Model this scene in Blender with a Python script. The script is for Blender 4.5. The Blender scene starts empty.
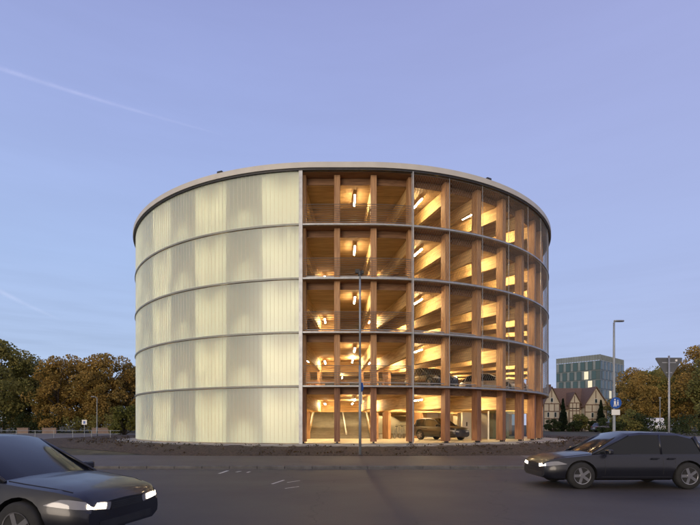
import bpy, bmesh, math, random
from mathutils import Vector, Matrix
random.seed(7)
C = bpy.context.scene.collection
PI = math.pi
R_ = math.radians
scene = bpy.context.scene
F = 470.0; HY = 425.0; PX0 = 340.0; CAMZ = 1.6
def at(px, z):            # world x of a photo column at depth z
    return (px-PX0)/F*z
def hz(py, z):            # world height of a photo row at depth z
    return CAMZ+(HY-py)/F*z

# ------------------------------------------------------------ helpers
def link(o, parent=None):
    C.objects.link(o)
    if parent is not None:
        o.parent = parent
    return o
def worldpar(o, root):
    o.parent = root
    o.matrix_parent_inverse = root.matrix_basis.inverted()
def empty(name, label, cat, loc=(0,0,0), rz=0, group=None):
    o = bpy.data.objects.new(name, None); C.objects.link(o)
    o.location = loc; o.rotation_euler = (0,0,rz)
    o.empty_display_size = 0.2
    tag(o, label, cat, group)
    return o
def tag(o, label=None, cat=None, group=None, kind=None):
    if label: o['label'] = label
    if cat: o['category'] = cat
    if group: o['group'] = group
    if kind: o['kind'] = kind
    return o
class MB:
    def __init__(s): s.v=[]; s.f=[]; s.m=[]
    def add(s, vs, fs, mi=0):
        n=len(s.v); s.v += [tuple(v) for v in vs]
        for f in fs: s.f.append(tuple(i+n for i in f)); s.m.append(mi)
    def box(s, x0,x1,y0,y1,z0,z1, mi=0, M=None):
        vs=[Vector(p) for p in ((x0,y0,z0),(x1,y0,z0),(x1,y1,z0),(x0,y1,z0),(x0,y0,z1),(x1,y0,z1),(x1,y1,z1),(x0,y1,z1))]
        if M is not None: vs=[M@v for v in vs]
        s.add(vs, ((0,3,2,1),(4,5,6,7),(0,1,5,4),(1,2,6,5),(2,3,7,6),(3,0,4,7)), mi)
    def tube(s, pts, r, n=8, mi=0, r2=None, cap=True):
        pts=[Vector(p) for p in pts]; rings=[]
        for i,p in enumerate(pts):
            d=(pts[min(i+1,len(pts)-1)]-pts[max(i-1,0)]).normalized()
            a=d.cross(Vector((0,0,1)))
            if a.length<1e-3: a=Vector((1,0,0))
            a.normalize(); b=d.cross(a)
            rr = r if r2 is None else r+(r2-r)*i/(len(pts)-1)
            rings.append([p+a*rr*math.cos(2*PI*k/n)+b*rr*math.sin(2*PI*k/n) for k in range(n)])
        vs=[v for q in rings for v in q]; fs=[]
        for i in range(len(pts)-1):
            for k in range(n):
                fs.append((i*n+k,(i+1)*n+k,(i+1)*n+(k+1)%n,i*n+(k+1)%n))
        if cap:
            fs.append(tuple(range(n))); fs.append(tuple(reversed(range((len(pts)-1)*n,len(pts)*n))))
        s.add(vs,fs,mi)
    def loft(s, secs, mi=0, closed=True, cap=True, mf=None):
        n=len(secs[0]); vs=[v for q in secs for v in q]; fs=[]; 
        base=len(s.v); s.v += [tuple(v) for v in vs]
        for i in range(len(secs)-1):
            for k in range(n if closed else n-1):
                s.f.append((base+i*n+k, base+i*n+(k+1)%n, base+(i+1)*n+(k+1)%n, base+(i+1)*n+k))
                s.m.append(mf(i,k) if mf else mi)
        if cap and closed:
            s.f.append(tuple(base+k for k in reversed(range(n)))); s.m.append(mi)
            s.f.append(tuple(base+(len(secs)-1)*n+k for k in range(n))); s.m.append(mi)
    def mesh(s, name, mats, smooth=False):
        me=bpy.data.meshes.new(name); me.from_pydata(s.v,[],s.f)
        for m in (mats if isinstance(mats,(list,tuple)) else [mats]): me.materials.append(m)
        me.polygons.foreach_set('material_index', s.m)
        if smooth: me.polygons.foreach_set('use_smooth',[True]*len(s.f))
        me.validate(); me.update()
        return me
    def build(s, name, mats, parent=None, smooth=False, world=False, recalc=False):
        me=s.mesh(name,mats,smooth)
        if recalc:
            bm=bmesh.new(); bm.from_mesh(me); bmesh.ops.recalc_face_normals(bm,faces=bm.faces); bm.to_mesh(me); bm.free()
        o=bpy.data.objects.new(name, me); C.objects.link(o)
        if parent is not None:
            if world: worldpar(o,parent)
            else: o.parent=parent
        return o
def inst(me, name, parent, M):
    """object sharing mesh data, placed at world matrix M under parent (parent un-nested)"""
    o=bpy.data.objects.new(name, me); C.objects.link(o)
    worldpar(o,parent)
    o.matrix_basis=M
    return o
def copy_tree(o, parent=None):
    c=o.copy(); C.objects.link(c)
    if parent is not None: c.parent=parent
    for ch in list(o.children): copy_tree(ch,c)
    return c
def bevel(o, w, seg=2):
    m=o.modifiers.new('bevel','BEVEL'); m.width=w; m.segments=seg; m.limit_method='ANGLE'

# ------------------------------------------------------------ materials
def new_mat(name):
    m=bpy.data.materials.new(name); m.use_nodes=True
    return m, m.node_tree.nodes, m.node_tree.links, m.node_tree.nodes['Principled BSDF']
def mat(name, col, rough=0.6, var=0.12, scale=3.0, metal=0.0, bump=0.0, stretch=(1,1,1), coord='Object', detail=5, col2=None, spec=0.5, coat=0.0):
    m,N,L,B=new_mat(name)
    tc=N.new('ShaderNodeTexCoord'); mp=N.new('ShaderNodeMapping'); mp.inputs['Scale'].default_value=stretch
    L.new(tc.outputs[coord], mp.inputs['Vector'])
    nz=N.new('ShaderNodeTexNoise'); nz.inputs['Scale'].default_value=scale; nz.inputs['Detail'].default_value=detail
    L.new(mp.outputs[0], nz.inputs['Vector'])
    rp=N.new('ShaderNodeValToRGB')
    a=[max(0,c*(1-var)) for c in col]; b=[min(1,c*(1+var)) for c in (col2 or col)]
    rp.color_ramp.elements[0].position=0.3; rp.color_ramp.elements[0].color=(*a,1)
    rp.color_ramp.elements[1].position=0.7; rp.color_ramp.elements[1].color=(*b,1)
    L.new(nz.outputs['Fac'], rp.inputs[0]); L.new(rp.outputs[0], B.inputs['Base Color'])
    B.inputs['Roughness'].default_value=rough; B.inputs['Metallic'].default_value=metal
    B.inputs['Specular IOR Level'].default_value=spec
    B.inputs['Coat Weight'].default_value=coat; B.inputs['Coat Roughness'].default_value=0.05
    if bump:
        bp=N.new('ShaderNodeBump'); bp.inputs['Strength'].default_value=bump; bp.inputs['Distance'].default_value=0.02
        n2=N.new('ShaderNodeTexNoise'); n2.inputs['Scale'].default_value=scale*6; n2.inputs['Detail'].default_value=6
        L.new(mp.outputs[0], n2.inputs['Vector'])
        L.new(n2.outputs['Fac'], bp.inputs['Height']); L.new(bp.outputs[0], B.inputs['Normal'])
    return m
def wood(name, col, axis, plank=None, var=0.28):
    """wood with grain along axis (object coords); plank = (axis index, width) board joints"""
    m,N,L,B=new_mat(name)
    tc=N.new('ShaderNodeTexCoord'); mp=N.new('ShaderNodeMapping')
    sc=[14,14,14]; sc[axis]=0.9; mp.inputs['Scale'].default_value=sc
    L.new(tc.outputs['Object'], mp.inputs['Vector'])
    oi=N.new('ShaderNodeObjectInfo'); ad=N.new('ShaderNodeVectorMath'); ad.operation='ADD'
    ml=N.new('ShaderNodeVectorMath'); ml.operation='SCALE'; ml.inputs['Scale'].default_value=40
    cb=N.new('ShaderNodeCombineXYZ')
    for i in range(3): L.new(oi.outputs['Random'], cb.inputs[i])
    L.new(cb.outputs[0], ml.inputs[0]); L.new(mp.outputs[0], ad.inputs[0]); L.new(ml.outputs[0], ad.inputs[1])
    nz=N.new('ShaderNodeTexNoise'); nz.inputs['Scale'].default_value=1; nz.inputs['Detail'].default_value=6; nz.inputs['Distortion'].default_value=0.6
    L.new(ad.outputs[0], nz.inputs['Vector'])
    rp=N.new('ShaderNodeValToRGB'); e=rp.color_ramp.elements
    e[0].position=0.3; e[0].color=(*[c*(1-var)*(0.9 if i==0 else 0.8) for i,c in enumerate(col)],1)
    e[1].position=0.72; e[1].color=(*[min(1,c*(1+var)) for c in col],1)
    L.new(nz.outputs['Fac'], rp.inputs[0])
    hs=N.new('ShaderNodeHueSaturation')
    mr=N.new('ShaderNodeMapRange'); mr.inputs['To Min'].default_value=0.86; mr.inputs['To Max'].default_value=1.14
    L.new(oi.outputs['Random'], mr.inputs[0]); L.new(mr.outputs[0], hs.inputs['Value']); L.new(rp.outputs[0], hs.inputs['Color'])
    out=hs.outputs[0]
    if plank:
        sp=N.new('ShaderNodeSeparateXYZ'); L.new(tc.outputs['Object'], sp.inputs[0])
        dv=N.new('ShaderNodeMath'); dv.operation='DIVIDE'; dv.inputs[1].default_value=plank[1]; L.new(sp.outputs[plank[0]], dv.inputs[0])
        fr=N.new('ShaderNodeMath'); fr.operation='FRACT'; L.new(dv.outputs[0], fr.inputs[0])
        lt=N.new('ShaderNodeMath'); lt.operation='LESS_THAN'; lt.inputs[1].default_value=0.08; L.new(fr.outputs[0], lt.inputs[0])
        fl=N.new('ShaderNodeMath'); fl.operation='FLOOR'; L.new(dv.outputs[0], fl.inputs[0])
        wn=N.new('ShaderNodeTexWhiteNoise'); wn.noise_dimensions='1D'; L.new(fl.outputs[0], wn.inputs['W'])
        m2=N.new('ShaderNodeMapRange'); m2.inputs['To Min'].default_value=0.8; m2.inputs['To Max'].default_value=1.15; L.new(wn.outputs['Value'], m2.inputs[0])
        h2=N.new('ShaderNodeHueSaturation'); L.new(m2.outputs[0], h2.inputs['Value']); L.new(out, h2.inputs['Color'])
        mx=N.new('ShaderNodeMixRGB'); mx.inputs[2].default_value=(*[c*0.3 for c in col],1); L.new(lt.outputs[0], mx.inputs[0]); L.new(h2.outputs[0], mx.inputs[1])
        out=mx.outputs[0]
    L.new(out, B.inputs['Base Color']); B.inputs['Roughness'].default_value=0.62; B.inputs['Specular IOR Level'].default_value=0.3
    return m
def emit(name, col, strength):
    m,N,L,B=new_mat(name)
    B.inputs['Base Color'].default_value=(*col,1); B.inputs['Emission Color'].default_value=(*col,1); B.inputs['Emission Strength'].default_value=strength
    return m
def glass_dark(name, col=(0.012,0.014,0.016), rough=0.08, trans=0.0):
    m,N,L,B=new_mat(name); B.inputs['Base Color'].default_value=(*col,1); B.inputs['Roughness'].default_value=rough
    B.inputs['Specular IOR Level'].default_value=0.35; B.inputs['Transmission Weight'].default_value=trans
    return m

WOODC=(0.50,0.25,0.095)
M={}
M['wood_z']=wood('glulam_upright',(0.42,0.245,0.12),2)
M['wood_x']=wood('glulam_beam',(0.58,0.40,0.18),0)
M['ceil']=wood('timber_ceiling_boards',(0.47,0.31,0.15),0,plank=(1,0.2))
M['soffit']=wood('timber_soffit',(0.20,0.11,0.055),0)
M['steel']=mat('galvanised_steel',(0.36,0.37,0.38),0.45,0.15,4,metal=0.6)
M['steel_pole']=mat('grey_pole_paint',(0.26,0.29,0.32),0.5,0.15,3,metal=0.3)
M['dsteel']=mat('dark_steel',(0.05,0.05,0.055),0.5,0.2,6,metal=0.4)
M['fascia']=mat('pale_fascia_sheet',(0.50,0.48,0.43),0.55,0.07,1.2,metal=0.0)
M['roof']=mat('roof_membrane',(0.2,0.2,0.2),0.8,0.2,1)
M['conc']=mat('concrete',(0.30,0.29,0.28),0.85,0.2,1.5,bump=0.3)
M['deck']=mat('deck_asphalt',(0.24,0.21,0.16),0.6,0.2,1.2)
M['gfloor']=mat('garage_floor_screed',(0.42,0.36,0.26),0.5,0.14,0.8)
M['cream']=mat('cream_render',(0.58,0.52,0.40),0.8,0.08,1.2,bump=0.1)
M['white']=mat('white_paint',(0.75,0.74,0.70),0.5,0.06,2)
M['wire']=mat('stainless_wire',(0.30,0.30,0.29),0.4,0.1,3,metal=0.7)
M['tube']=emit('warm_lamp_tube',(1.0,0.77,0.41),175)
M['black']=mat('black_plastic',(0.02,0.02,0.022),0.5,0.2,5)
M['tyre']=mat('tyre_rubber',(0.018,0.018,0.018),0.85,0.2,8)
M['rim']=mat('alloy_rim',(0.35,0.35,0.36),0.3,0.1,5,metal=0.9)
M['cglass']=glass_dark('car_glass')
def clear():
    m,N,L,B=new_mat('clear_glass'); out=N['Material Output']; t=N.new('ShaderNodeBsdfTransparent'); t.inputs['Color'].default_value=(.55,.62,.6,1)
    g=N.new('ShaderNodeBsdfGlossy'); g.inputs['Roughness'].default_value=.05; mx=N.new('ShaderNodeMixShader'); mx.inputs[0].default_value=.12
    L.new(t.outputs[0],mx.inputs[1]); L.new(g.outputs[0],mx.inputs[2]); L.new(mx.outputs[0],out.inputs['Surface']); return m
M['clear']=clear()
M['wall_glass']=glass_dark('dark_window_glass',(0.03,0.045,0.05),0.08)

# translucent facade glass
def facade_mat():
    m,N,L,B=new_mat('translucent_profiled_glass')
    out=N['Material Output']; N.remove(B)
    tc=N.new('ShaderNodeTexCoord')
    nz=N.new('ShaderNodeTexNoise'); nz.inputs['Scale'].default_value=0.8; nz.inputs['Detail'].default_value=3
    mp=N.new('ShaderNodeMapping'); mp.inputs['Scale'].default_value=(3,3,0.35)
    L.new(tc.outputs['Object'],mp.inputs[0]); L.new(mp.outputs[0],nz.inputs['Vector'])
    rp=N.new('ShaderNodeValToRGB'); rp.color_ramp.elements[0].position=.3; rp.color_ramp.elements[1].position=.7
    rp.color_ramp.elements[0].color=(0.72,0.84,0.78,1); rp.color_ramp.elements[1].color=(0.78,0.89,0.82,1)
    L.new(nz.outputs['Fac'],rp.inputs[0])
    d=N.new('ShaderNodeBsdfDiffuse'); t=N.new('ShaderNodeBsdfTranslucent'); t.inputs['Color'].default_value=(0.80,0.98,1.0,1)
    g=N.new('ShaderNodeBsdfGlossy'); g.inputs['Roughness'].default_value=0.28; g.inputs['Color'].default_value=(0.9,0.95,0.95,1)
    tr=N.new('ShaderNodeBsdfRefraction'); tr.inputs['Roughness'].default_value=0.5; tr.inputs['IOR'].default_value=1.02; tr.inputs['Color'].default_value=(0.85,0.9,0.78,1)
    L.new(rp.outputs[0],d.inputs['Color'])
    m1=N.new('ShaderNodeMixShader'); m1.inputs[0].default_value=0.68; L.new(d.outputs[0],m1.inputs[1]); L.new(t.outputs[0],m1.inputs[2])
    m3=N.new('ShaderNodeMixShader'); m3.inputs[0].default_value=0.0; L.new(m1.outputs[0],m3.inputs[1]); L.new(tr.outputs[0],m3.inputs[2])
    lw=N.new('ShaderNodeLayerWeight'); lw.inputs['Blend'].default_value=.5
    pw=N.new('ShaderNodeMath'); pw.operation='POWER'; pw.inputs[1].default_value=4; L.new(lw.outputs['Facing'],pw.inputs[0])
    fr=N.new('ShaderNodeMath'); fr.operation='MULTIPLY_ADD'; fr.inputs[1].default_value=.40; fr.inputs[2].default_value=.04; L.new(pw.outputs[0],fr.inputs[0])
    m2=N.new('ShaderNodeMixShader'); L.new(fr.outputs[0],m2.inputs[0]); L.new(m3.outputs[0],m2.inputs[1]); L.new(g.outputs[0],m2.inputs[2])
    L.new(m2.outputs[0],out.inputs['Surface'])
    return m
M['facade']=facade_mat()
M['rib2']=mat('transom_cover',(0.25,0.27,0.24),0.5,0.08,2,metal=.2)
M['rib']=mat('panel_joint',(0.72,0.80,0.76),0.5,0.08,2)

# ------------------------------------------------------------ terrain
def sm(a,b,x):
    t=max(0,min(1,(x-a)/(b-a))); return t*t*(3-2*t)
def gz(x,y):
    return 0.0 if y<17 else 0.07*sm(17,17.4,y)+0.40*sm(20.3,25.2,y)+0.12*sm(30,60,y)
FZ=0.57
def sheet(name, xs, ys, dz, m, label=None, zf=None, kind='structure'):
    b=MB(); vs=[]; fs=[]
    for y in ys:
        for x in xs: vs.append((x,y,(zf or gz)(x,y)+dz))
    n=len(xs)
    for j in range(len(ys)-1):
        for i in range(n-1): fs.append((j*n+i,j*n+i+1,(j+1)*n+i+1,(j+1)*n+i))
    b.add(vs,fs); o=b.build(name,m,smooth=True); tag(o,label,None,None,kind); return o
def frange(a,b,s):
    r=[]; x=a
    while x<b-1e-6: r.append(x); x+=s
    r.append(b); return r

def asphalt(name, base, fine=38, spk=0.35, warm=1.0):
    m,N,L,B=new_mat(name)
    tc=N.new('ShaderNodeTexCoord')
    n1=N.new('ShaderNodeTexNoise'); n1.inputs['Scale'].default_value=0.35; n1.inputs['Detail'].default_value=6; L.new(tc.outputs['Object'],n1.inputs['Vector'])
    mp=N.new('ShaderNodeMapping'); mp.inputs['Scale'].default_value=(0.12,1.6,1); L.new(tc.outputs['Object'],mp.inputs[0])
    n3=N.new('ShaderNodeTexNoise'); n3.inputs['Scale'].default_value=1.0; n3.inputs['Detail'].default_value=4; L.new(mp.outputs[0],n3.inputs['Vector'])
    n2=N.new('ShaderNodeTexNoise'); n2.inputs['Scale'].default_value=fine; n2.inputs['Detail'].default_value=2; L.new(tc.outputs['Object'],n2.inputs['Vector'])
    a1=N.new('ShaderNodeMath'); a1.operation='MULTIPLY_ADD'; a1.inputs[1].default_value=1.1; L.new(n1.outputs['Fac'],a1.inputs[0])
    a2=N.new('ShaderNodeMath'); a2.operation='MULTIPLY_ADD'; a2.inputs[1].default_value=0.5; L.new(n3.outputs['Fac'],a2.inputs[0])
    a3=N.new('ShaderNodeMath'); a3.operation='MULTIPLY_ADD'; a3.inputs[1].default_value=spk; a3.inputs[2].default_value=0.1; L.new(n2.outputs['Fac'],a3.inputs[0])
    L.new(a3.outputs[0],a2.inputs[2]); L.new(a2.outputs[0],a1.inputs[2])
    # cracks and joints
    vo=N.new('ShaderNodeTexVoronoi'); vo.feature='DISTANCE_TO_EDGE'; vo.inputs['Scale'].default_value=0.22
    ns=N.new('ShaderNodeTexNoise'); ns.inputs['Scale'].default_value=1.5; L.new(tc.outputs['Object'],ns.inputs['Vector'])
    vm=N.new('ShaderNodeVectorMath'); vm.operation='ADD'; L.new(tc.outputs['Object'],vm.inputs[0]); L.new(ns.outputs['Color'],vm.inputs[1]); L.new(vm.outputs[0],vo.inputs['Vector'])
    ck=N.new('ShaderNodeMapRange'); ck.inputs['From Max'].default_value=0.006; ck.inputs['To Min'].default_value=0.6; ck.inputs['To Max'].default_value=1; L.new(vo.outputs['Distance'],ck.inputs[0])
    rp=N.new('ShaderNodeValToRGB'); rp.color_ramp.elements[0].position=.55; rp.color_ramp.elements[1].position=1.25 if False else 1.0
    rp.color_ramp.elements[0].color=(base*.68*warm,base*.62,base*.54,1); rp.color_ramp.elements[1].color=(base*1.55*warm,base*1.42,base*1.22,1)
    sy=N.new('ShaderNodeSeparateXYZ'); L.new(tc.outputs['Object'],sy.inputs[0])
    wy=N.new('ShaderNodeMath'); wy.operation='MULTIPLY_ADD'; wy.inputs[1].default_value=3.6; L.new(sy.outputs['Y'],wy.inputs[0]); L.new(n1.outputs['Fac'],wy.inputs[2])
    sn=N.new('ShaderNodeMath'); sn.operation='SINE'; L.new(wy.outputs[0],sn.inputs[0])
    wt=N.new('ShaderNodeMath'); wt.operation='MULTIPLY_ADD'; wt.inputs[1].default_value=.035; L.new(sn.outputs[0],wt.inputs[0]); L.new(a1.outputs[0],wt.inputs[2])
    L.new(wt.outputs[0],rp.inputs[0])
    mx=N.new('ShaderNodeMixRGB'); mx.blend_type='MULTIPLY'; mx.inputs[0].default_value=1; L.new(rp.outputs[0],mx.inputs[1]); L.new(ck.outputs[0],mx.inputs[2])
    L.new(mx.outputs[0],B.inputs['Base Color'])
    rr=N.new('ShaderNodeMapRange'); rr.inputs['To Min'].default_value=.5; rr.inputs['To Max'].default_value=.85; L.new(n1.outputs['Fac'],rr.inputs[0]); L.new(rr.outputs[0],B.inputs['Roughness'])
    bp=N.new('ShaderNodeBump'); bp.inputs['Strength'].default_value=.5; bp.inputs['Distance'].default_value=.01; L.new(n2.outputs['Fac'],bp.inputs['Height']); L.new(bp.outputs[0],B.inputs['Normal'])
    return m
M['asph']=asphalt('road_asphalt',0.036,warm=1.10)
M['asph2']=asphalt('side_road_asphalt',0.10,60)
M['pave']=asphalt('pavement_asphalt',0.050,60,warm=1.1)
M['soil']=mat('bark_mulch_soil',(0.034,0.023,0.015),0.95,0.6,9,bump=.8,detail=8,col2=(0.068,0.045,0.028))
M['grassg']=mat('rough_grass_ground',(0.042,0.042,0.028),0.95,0.5,1.2,bump=0.6,detail=8,col2=(0.07,0.06,0.03))
M['paint']=mat('worn_road_paint',(0.55,0.54,0.50),0.7,0.35,14)
M['kerb']=mat('kerb_stone',(0.105,0.10,0.095),0.8,0.3,3,bump=0.4)

gy=[-60,-20,0,10,17,17.4,20.3]+frange(20.8,25.6,0.6)+[28,30,36,42,48,54,60,80,120,200,400,900,2500]
gx=[-2500,-900,-300,-120,-60]+frange(-48,60,4)+[90,150,320,900,2500]
g=sheet('ground',gx,gy,0.0,M['grassg'],'brown green rough ground')
# the road
sheet('main_road',frange(-90,90,10),[-30,0,8,13,17.0],0.006,M['asph'],'dark asphalt main road')
sheet('pavement',frange(-90,5,5)+frange(6,8.4,0.6),[17.28,17.4,18.4,19.4,20.3,20.8,21.4,22.0],0.012,M['pave'],'grey asphalt pavement beside the road')
# side road to the right of the garage
def zf_side(x,y): return gz(x,y)
sheet('side_road',frange(8.4,90,4),[17.0,17.4,18.4,19.4,20.3]+frange(20.8,25.6,0.6)+[28,31],0.010,M['asph2'],'asphalt side road leading right')
sheet('side_road',frange(20,90,5),[31,34,38,44],0.010,M['asph2'],'asphalt side road behind')
# left parking area
sheet('parking_lot',frange(-120,-19,6),[27,30,36,42,48,54],0.010,M['asph2'],'grey asphalt car park left of the garage')
# kerb: row of stones along the road
ke=empty('kerb','row of grey kerb stones along the far edge of the main road','kerb',(0,17.14,0))
b=MB(); x=-40.0
while x<8.3:
    b.box(x+.006,x+.994,17.02,17.27,-0.05,0.115+random.uniform(-.004,.004)); x+=1.0
kb=b.build('kerb_stones',M['kerb'],ke,world=True); bevel(kb,.015,1)
# gutter setts in front
b=MB(); x=-30.0
while x<40:
    b.box(x+.004,x+.196,16.86,17.0,-0.05,0.022+random.uniform(-.003,.003)); x+=.2
o=b.build('gutter_setts',M['kerb']); tag(o,'strip of small grey gutter stones at the road edge','gutter')
# soil bed around the garage front
def soil():
    b=MB(); vs=[]; fs=[]; us=frange(-60,60,0.35); n=7
    rnd=random.Random(3)
    for a in us:
        th=a/60*PI*0.80
        for j in range(n):
            r=15.9+ j/(n-1)*(5.2+0.25*math.sin(a*0.7)) if j else 15.75
            # ellipse-like bed in front
            x=0.15+ r*1.12*math.sin(th)*(1 if th>0 else 1)
            y=41.3-r*math.cos(th)
            if y<21.9: y=21.9+(y-21.9)*0.08
            bump=0 if j in (0,) else rnd.uniform(0,.05)*(1 if j<n-1 else 0)
            vs.append((x,y,gz(x,y)+0.014+bump))
    for i in range(len(us)-1):
        for j in range(n-1): fs.append((i*n+j,(i+1)*n+j,(i+1)*n+j+1,i*n+j+1))
    b.add(vs,fs); return b.build('soil_bed',M['soil'],smooth=True)
o=soil(); tag(o,'brown bark mulch bed in front of the garage',None,None,'structure')
# lane dash
def dash(x0,x1,y0,y1,label,yaw=0):
    b=MB(); b.add([(x0,y0,gz(0,y0)+.014),(x1,y0+yaw,gz(0,y0)+.014),(x1,y1+yaw,gz(0,y1)+.014),(x0,y1,gz(0,y1)+.014)],[(0,1,2,3)])
    o=b.build('lane_marking',M['paint']); tag(o,label,'road marking','white lane dashes on the main road')
dash(8.75,11.0,14.75,14.90,'white lane dash on the dark main road below the triangular sign',-.35)
dash(14.5,17.0,14.2,14.35,'white lane dash on the main road',-.35) if False else None
b=MB(); b.add([(at(470,17.6),17.35,.09),(at(600,17.6),17.35,.09),(at(600,17.6),17.45,.09),(at(470,17.6),17.45,.09)],[(0,1,2,3)])
b=MB(); yy=17.06
b.add([(8.5,yy,gz(0,yy)+.02),(15.5,yy,gz(0,yy)+.02),(15.5,yy+.1,gz(0,yy+.1)+.02),(8.5,yy+.1,gz(0,yy+.1)+.02)],[(0,1,2,3)])
tag(b.build('edge_line',M['paint']),'thin white edge line across the mouth of the side road','road marking')
# light glints painted as short white strokes at left on the road
b=MB()
zz=.014
def strip(p,q,w):
    p=Vector((*p,zz)); q=Vector((*q,zz)); d=(q-p).normalized(); nn=Vector((-d.y,d.x,0))*w/2
    b.add([p-nn,q-nn,q+nn,p+nn],[(0,1,2,3)])
def gp(px,py):
    z=CAMZ*F/(py-HY); return (at(px,z),z)
strip(gp(232,469),gp(241,461),.09); strip(gp(219,474),gp(228,471),.10); strip(gp(236,472.5),gp(241,471.5),.08); strip(gp(247,473),gp(250,472),.08); strip(gp(272,484.5),gp(284,480.5),.07); strip(gp(287,483),gp(300,481),.05); strip(gp(285,489),gp(299,487),.05)
o=b.build('glint_strokes',M['paint']); tag(o,'short white strokes standing for light glints on the road left of the tall pole','road marking')

# ------------------------------------------------------------ garage
RR=15.5; XL=-1.0; XR=1.3; Y0=25.8
LV=[FZ]+[3.74+2.955*i for i in range(5)]       # floor, rings 1..4, roof underside
def P(u, inset=0.0):
    if u>XR:
        t=(u-XR)/RR
        if t>PI: d=u-XR-PI*RR; return Vector((XR-d, Y0+2*RR-inset,0)), Vector((0,-1,0))
        n=Vector((-math.sin(t),math.cos(t),0)); return Vector((XR+RR*math.sin(t),Y0+RR-RR*math.cos(t),0))+n*inset, n
    if u<XL:
        t=(XL-u)/RR
        n=Vector((math.sin(t),math.cos(t),0)); return Vector((XL-RR*math.sin(t),Y0+RR-RR*math.cos(t),0))+n*inset, n
    return Vector((u,Y0+inset,0)), Vector((0,1,0))
UMIN=XL-PI*RR; UMAX=XR+PI*RR+(XR-XL)
def band(b,u0,u1,i0,i1,z0,z1,step=0.45,mi=0):
    full=abs(u1-u0)>(UMAX-UMIN)-1e-3
    n=max(1,int(math.ceil((u1-u0)/step)))
    secs=[]
    for i in range(n+1):
        u=u0+(u1-u0)*i/n
        a,_=P(u,i0); c,_=P(u,i1)
        secs.append([Vector((a.x,a.y,z0)),Vector((c.x,c.y,z0)),Vector((c.x,c.y,z1)),Vector((a.x,a.y,z1))])
    b.loft(secs,mi,cap=not full)
garage=empty('parking_garage','round five storey timber parking garage with glowing open bays and translucent glass left half','parking garage',(0.15,41.3,FZ))
def gpart(b,name,m,parent=None,**k):
    return b.build(name,m,parent or garage,world=True,recalc=True,**k)
# helper for sub-parts with world coordinates under a world-parented part
def gsub(o,part):
    o.parent=part; o.matrix_parent_inverse=(garage.matrix_basis@part.matrix_parent_inverse@part.matrix_basis).inverted() if part.parent else part.matrix_basis.inverted()
# column positions
colu=[-2.09,-.16,1.89,4.08,6.36,8.66]
while colu[-1]+2.2475<UMAX-1: colu.append(colu[-1]+2.2475)
left=[]; u=-2.09-2.2475
while u>UMIN+0.8: left.append(u); u-=2.2475
colu=left[::-1]+colu
def frame(u,inset,z,zext=0):
    p,n=P(u,inset); t=Vector((n.y,-n.x,0))
    Mx=Matrix(((n.x,t.x,0,p.x),(n.y,t.y,0,p.y),(0,0,1,z),(0,0,0,1)))   # local x = inward, y = tangent
    return Mx
FRONT=lambda u: -26<u<27
# slabs / ceilings
for k in range(1,6):
    z=LV[k]
    b=MB(); band(b,UMIN,UMAX,0.785,9.0,z-0.40,z+ (0.02 if k<5 else 0.0))
    gpart(b,'ceiling_deck',[M['ceil']])
    if k<5:
        b=MB(); band(b,UMIN,UMAX,0.77,8.98,z+0.022,z+0.05)
        gpart(b,'deck_surface',[M['deck']])
    if k>1:
        b=MB(); n=48; ring=[P(UMIN+(UMAX-UMIN)*i/n,9.02)[0] for i in range(n)]
        vs=[(p.x,p.y,z-0.40) for p in ring]+[(p.x,p.y,z) for p in ring]
        b.add(vs,[tuple(range(n)),tuple(range(n,2*n))]+[(i,(i+1)%n,n+(i+1)%n,n+i) for i in range(n)])
        gpart(b,'core_ceiling',[M['ceil']])
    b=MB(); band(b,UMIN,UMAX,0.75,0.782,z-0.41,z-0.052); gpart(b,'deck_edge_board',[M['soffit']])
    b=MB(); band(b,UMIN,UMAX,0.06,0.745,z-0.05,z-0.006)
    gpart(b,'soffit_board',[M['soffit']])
    b=MB(); band(b,UMIN,UMAX,9.03,9.25,z-1.18,z-0.405)
    gpart(b,'ring_beam',[M['wood_x']])
    if k<5:
        b=MB(); band(b,UMIN,UMAX,-0.10,0.055,z-0.05,z+0.035)
        rg=gpart(b,'facade_ring',[M['steel']])
        # guard rail on slab edge
        b=MB(); band(b,-2.0,27,0.42,0.47,z+0.20,z+0.25)
        gpart(b,'guard_rail',[M['steel']])
# plinth, floor
b=MB(); band(b,UMIN,UMAX,-0.30,0.9,0.10,FZ-0.012); gpart(b,'plinth',[M['conc']])
b=MB(); band(b,UMIN,UMAX,-1.35,-.31,0.05,FZ-0.06); gpart(b,'concrete_apron',[M['conc']])
b=MB(); n=64; ring=[P(UMIN+(UMAX-UMIN)*i/n,0.6)[0] for i in range(n)]
b.add([(p.x,p.y,FZ) for p in ring],[tuple(range(n))]); gpart(b,'ground_floor',[M['gfloor']])
# roof fascia
b=MB(); band(b,UMIN,UMAX,-0.24,0.05,LV[5]+0.06,LV[5]+0.36); gpart(b,'roof_fascia',[M['fascia']])
b=MB(); band(b,UMIN,UMAX,-0.16,0.05,LV[5]-0.03,LV[5]+0.055); gpart(b,'eaves_profile',[M['dsteel']])
b=MB(); n=64; ring=[P(UMIN+(UMAX-UMIN)*i/n,0.06)[0] for i in range(n)]
b.add([(p.x,p.y,LV[5]+0.02) for p in ring]+[(p.x,p.y,LV[5]+0.30) for p in ring],[tuple(range(n)),tuple(range(n,2*n))]+[(i,(i+1)%n,n+(i+1)%n,n+i) for i in range(n)])
gpart(b,'roof_cover',[M['roof']])
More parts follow.
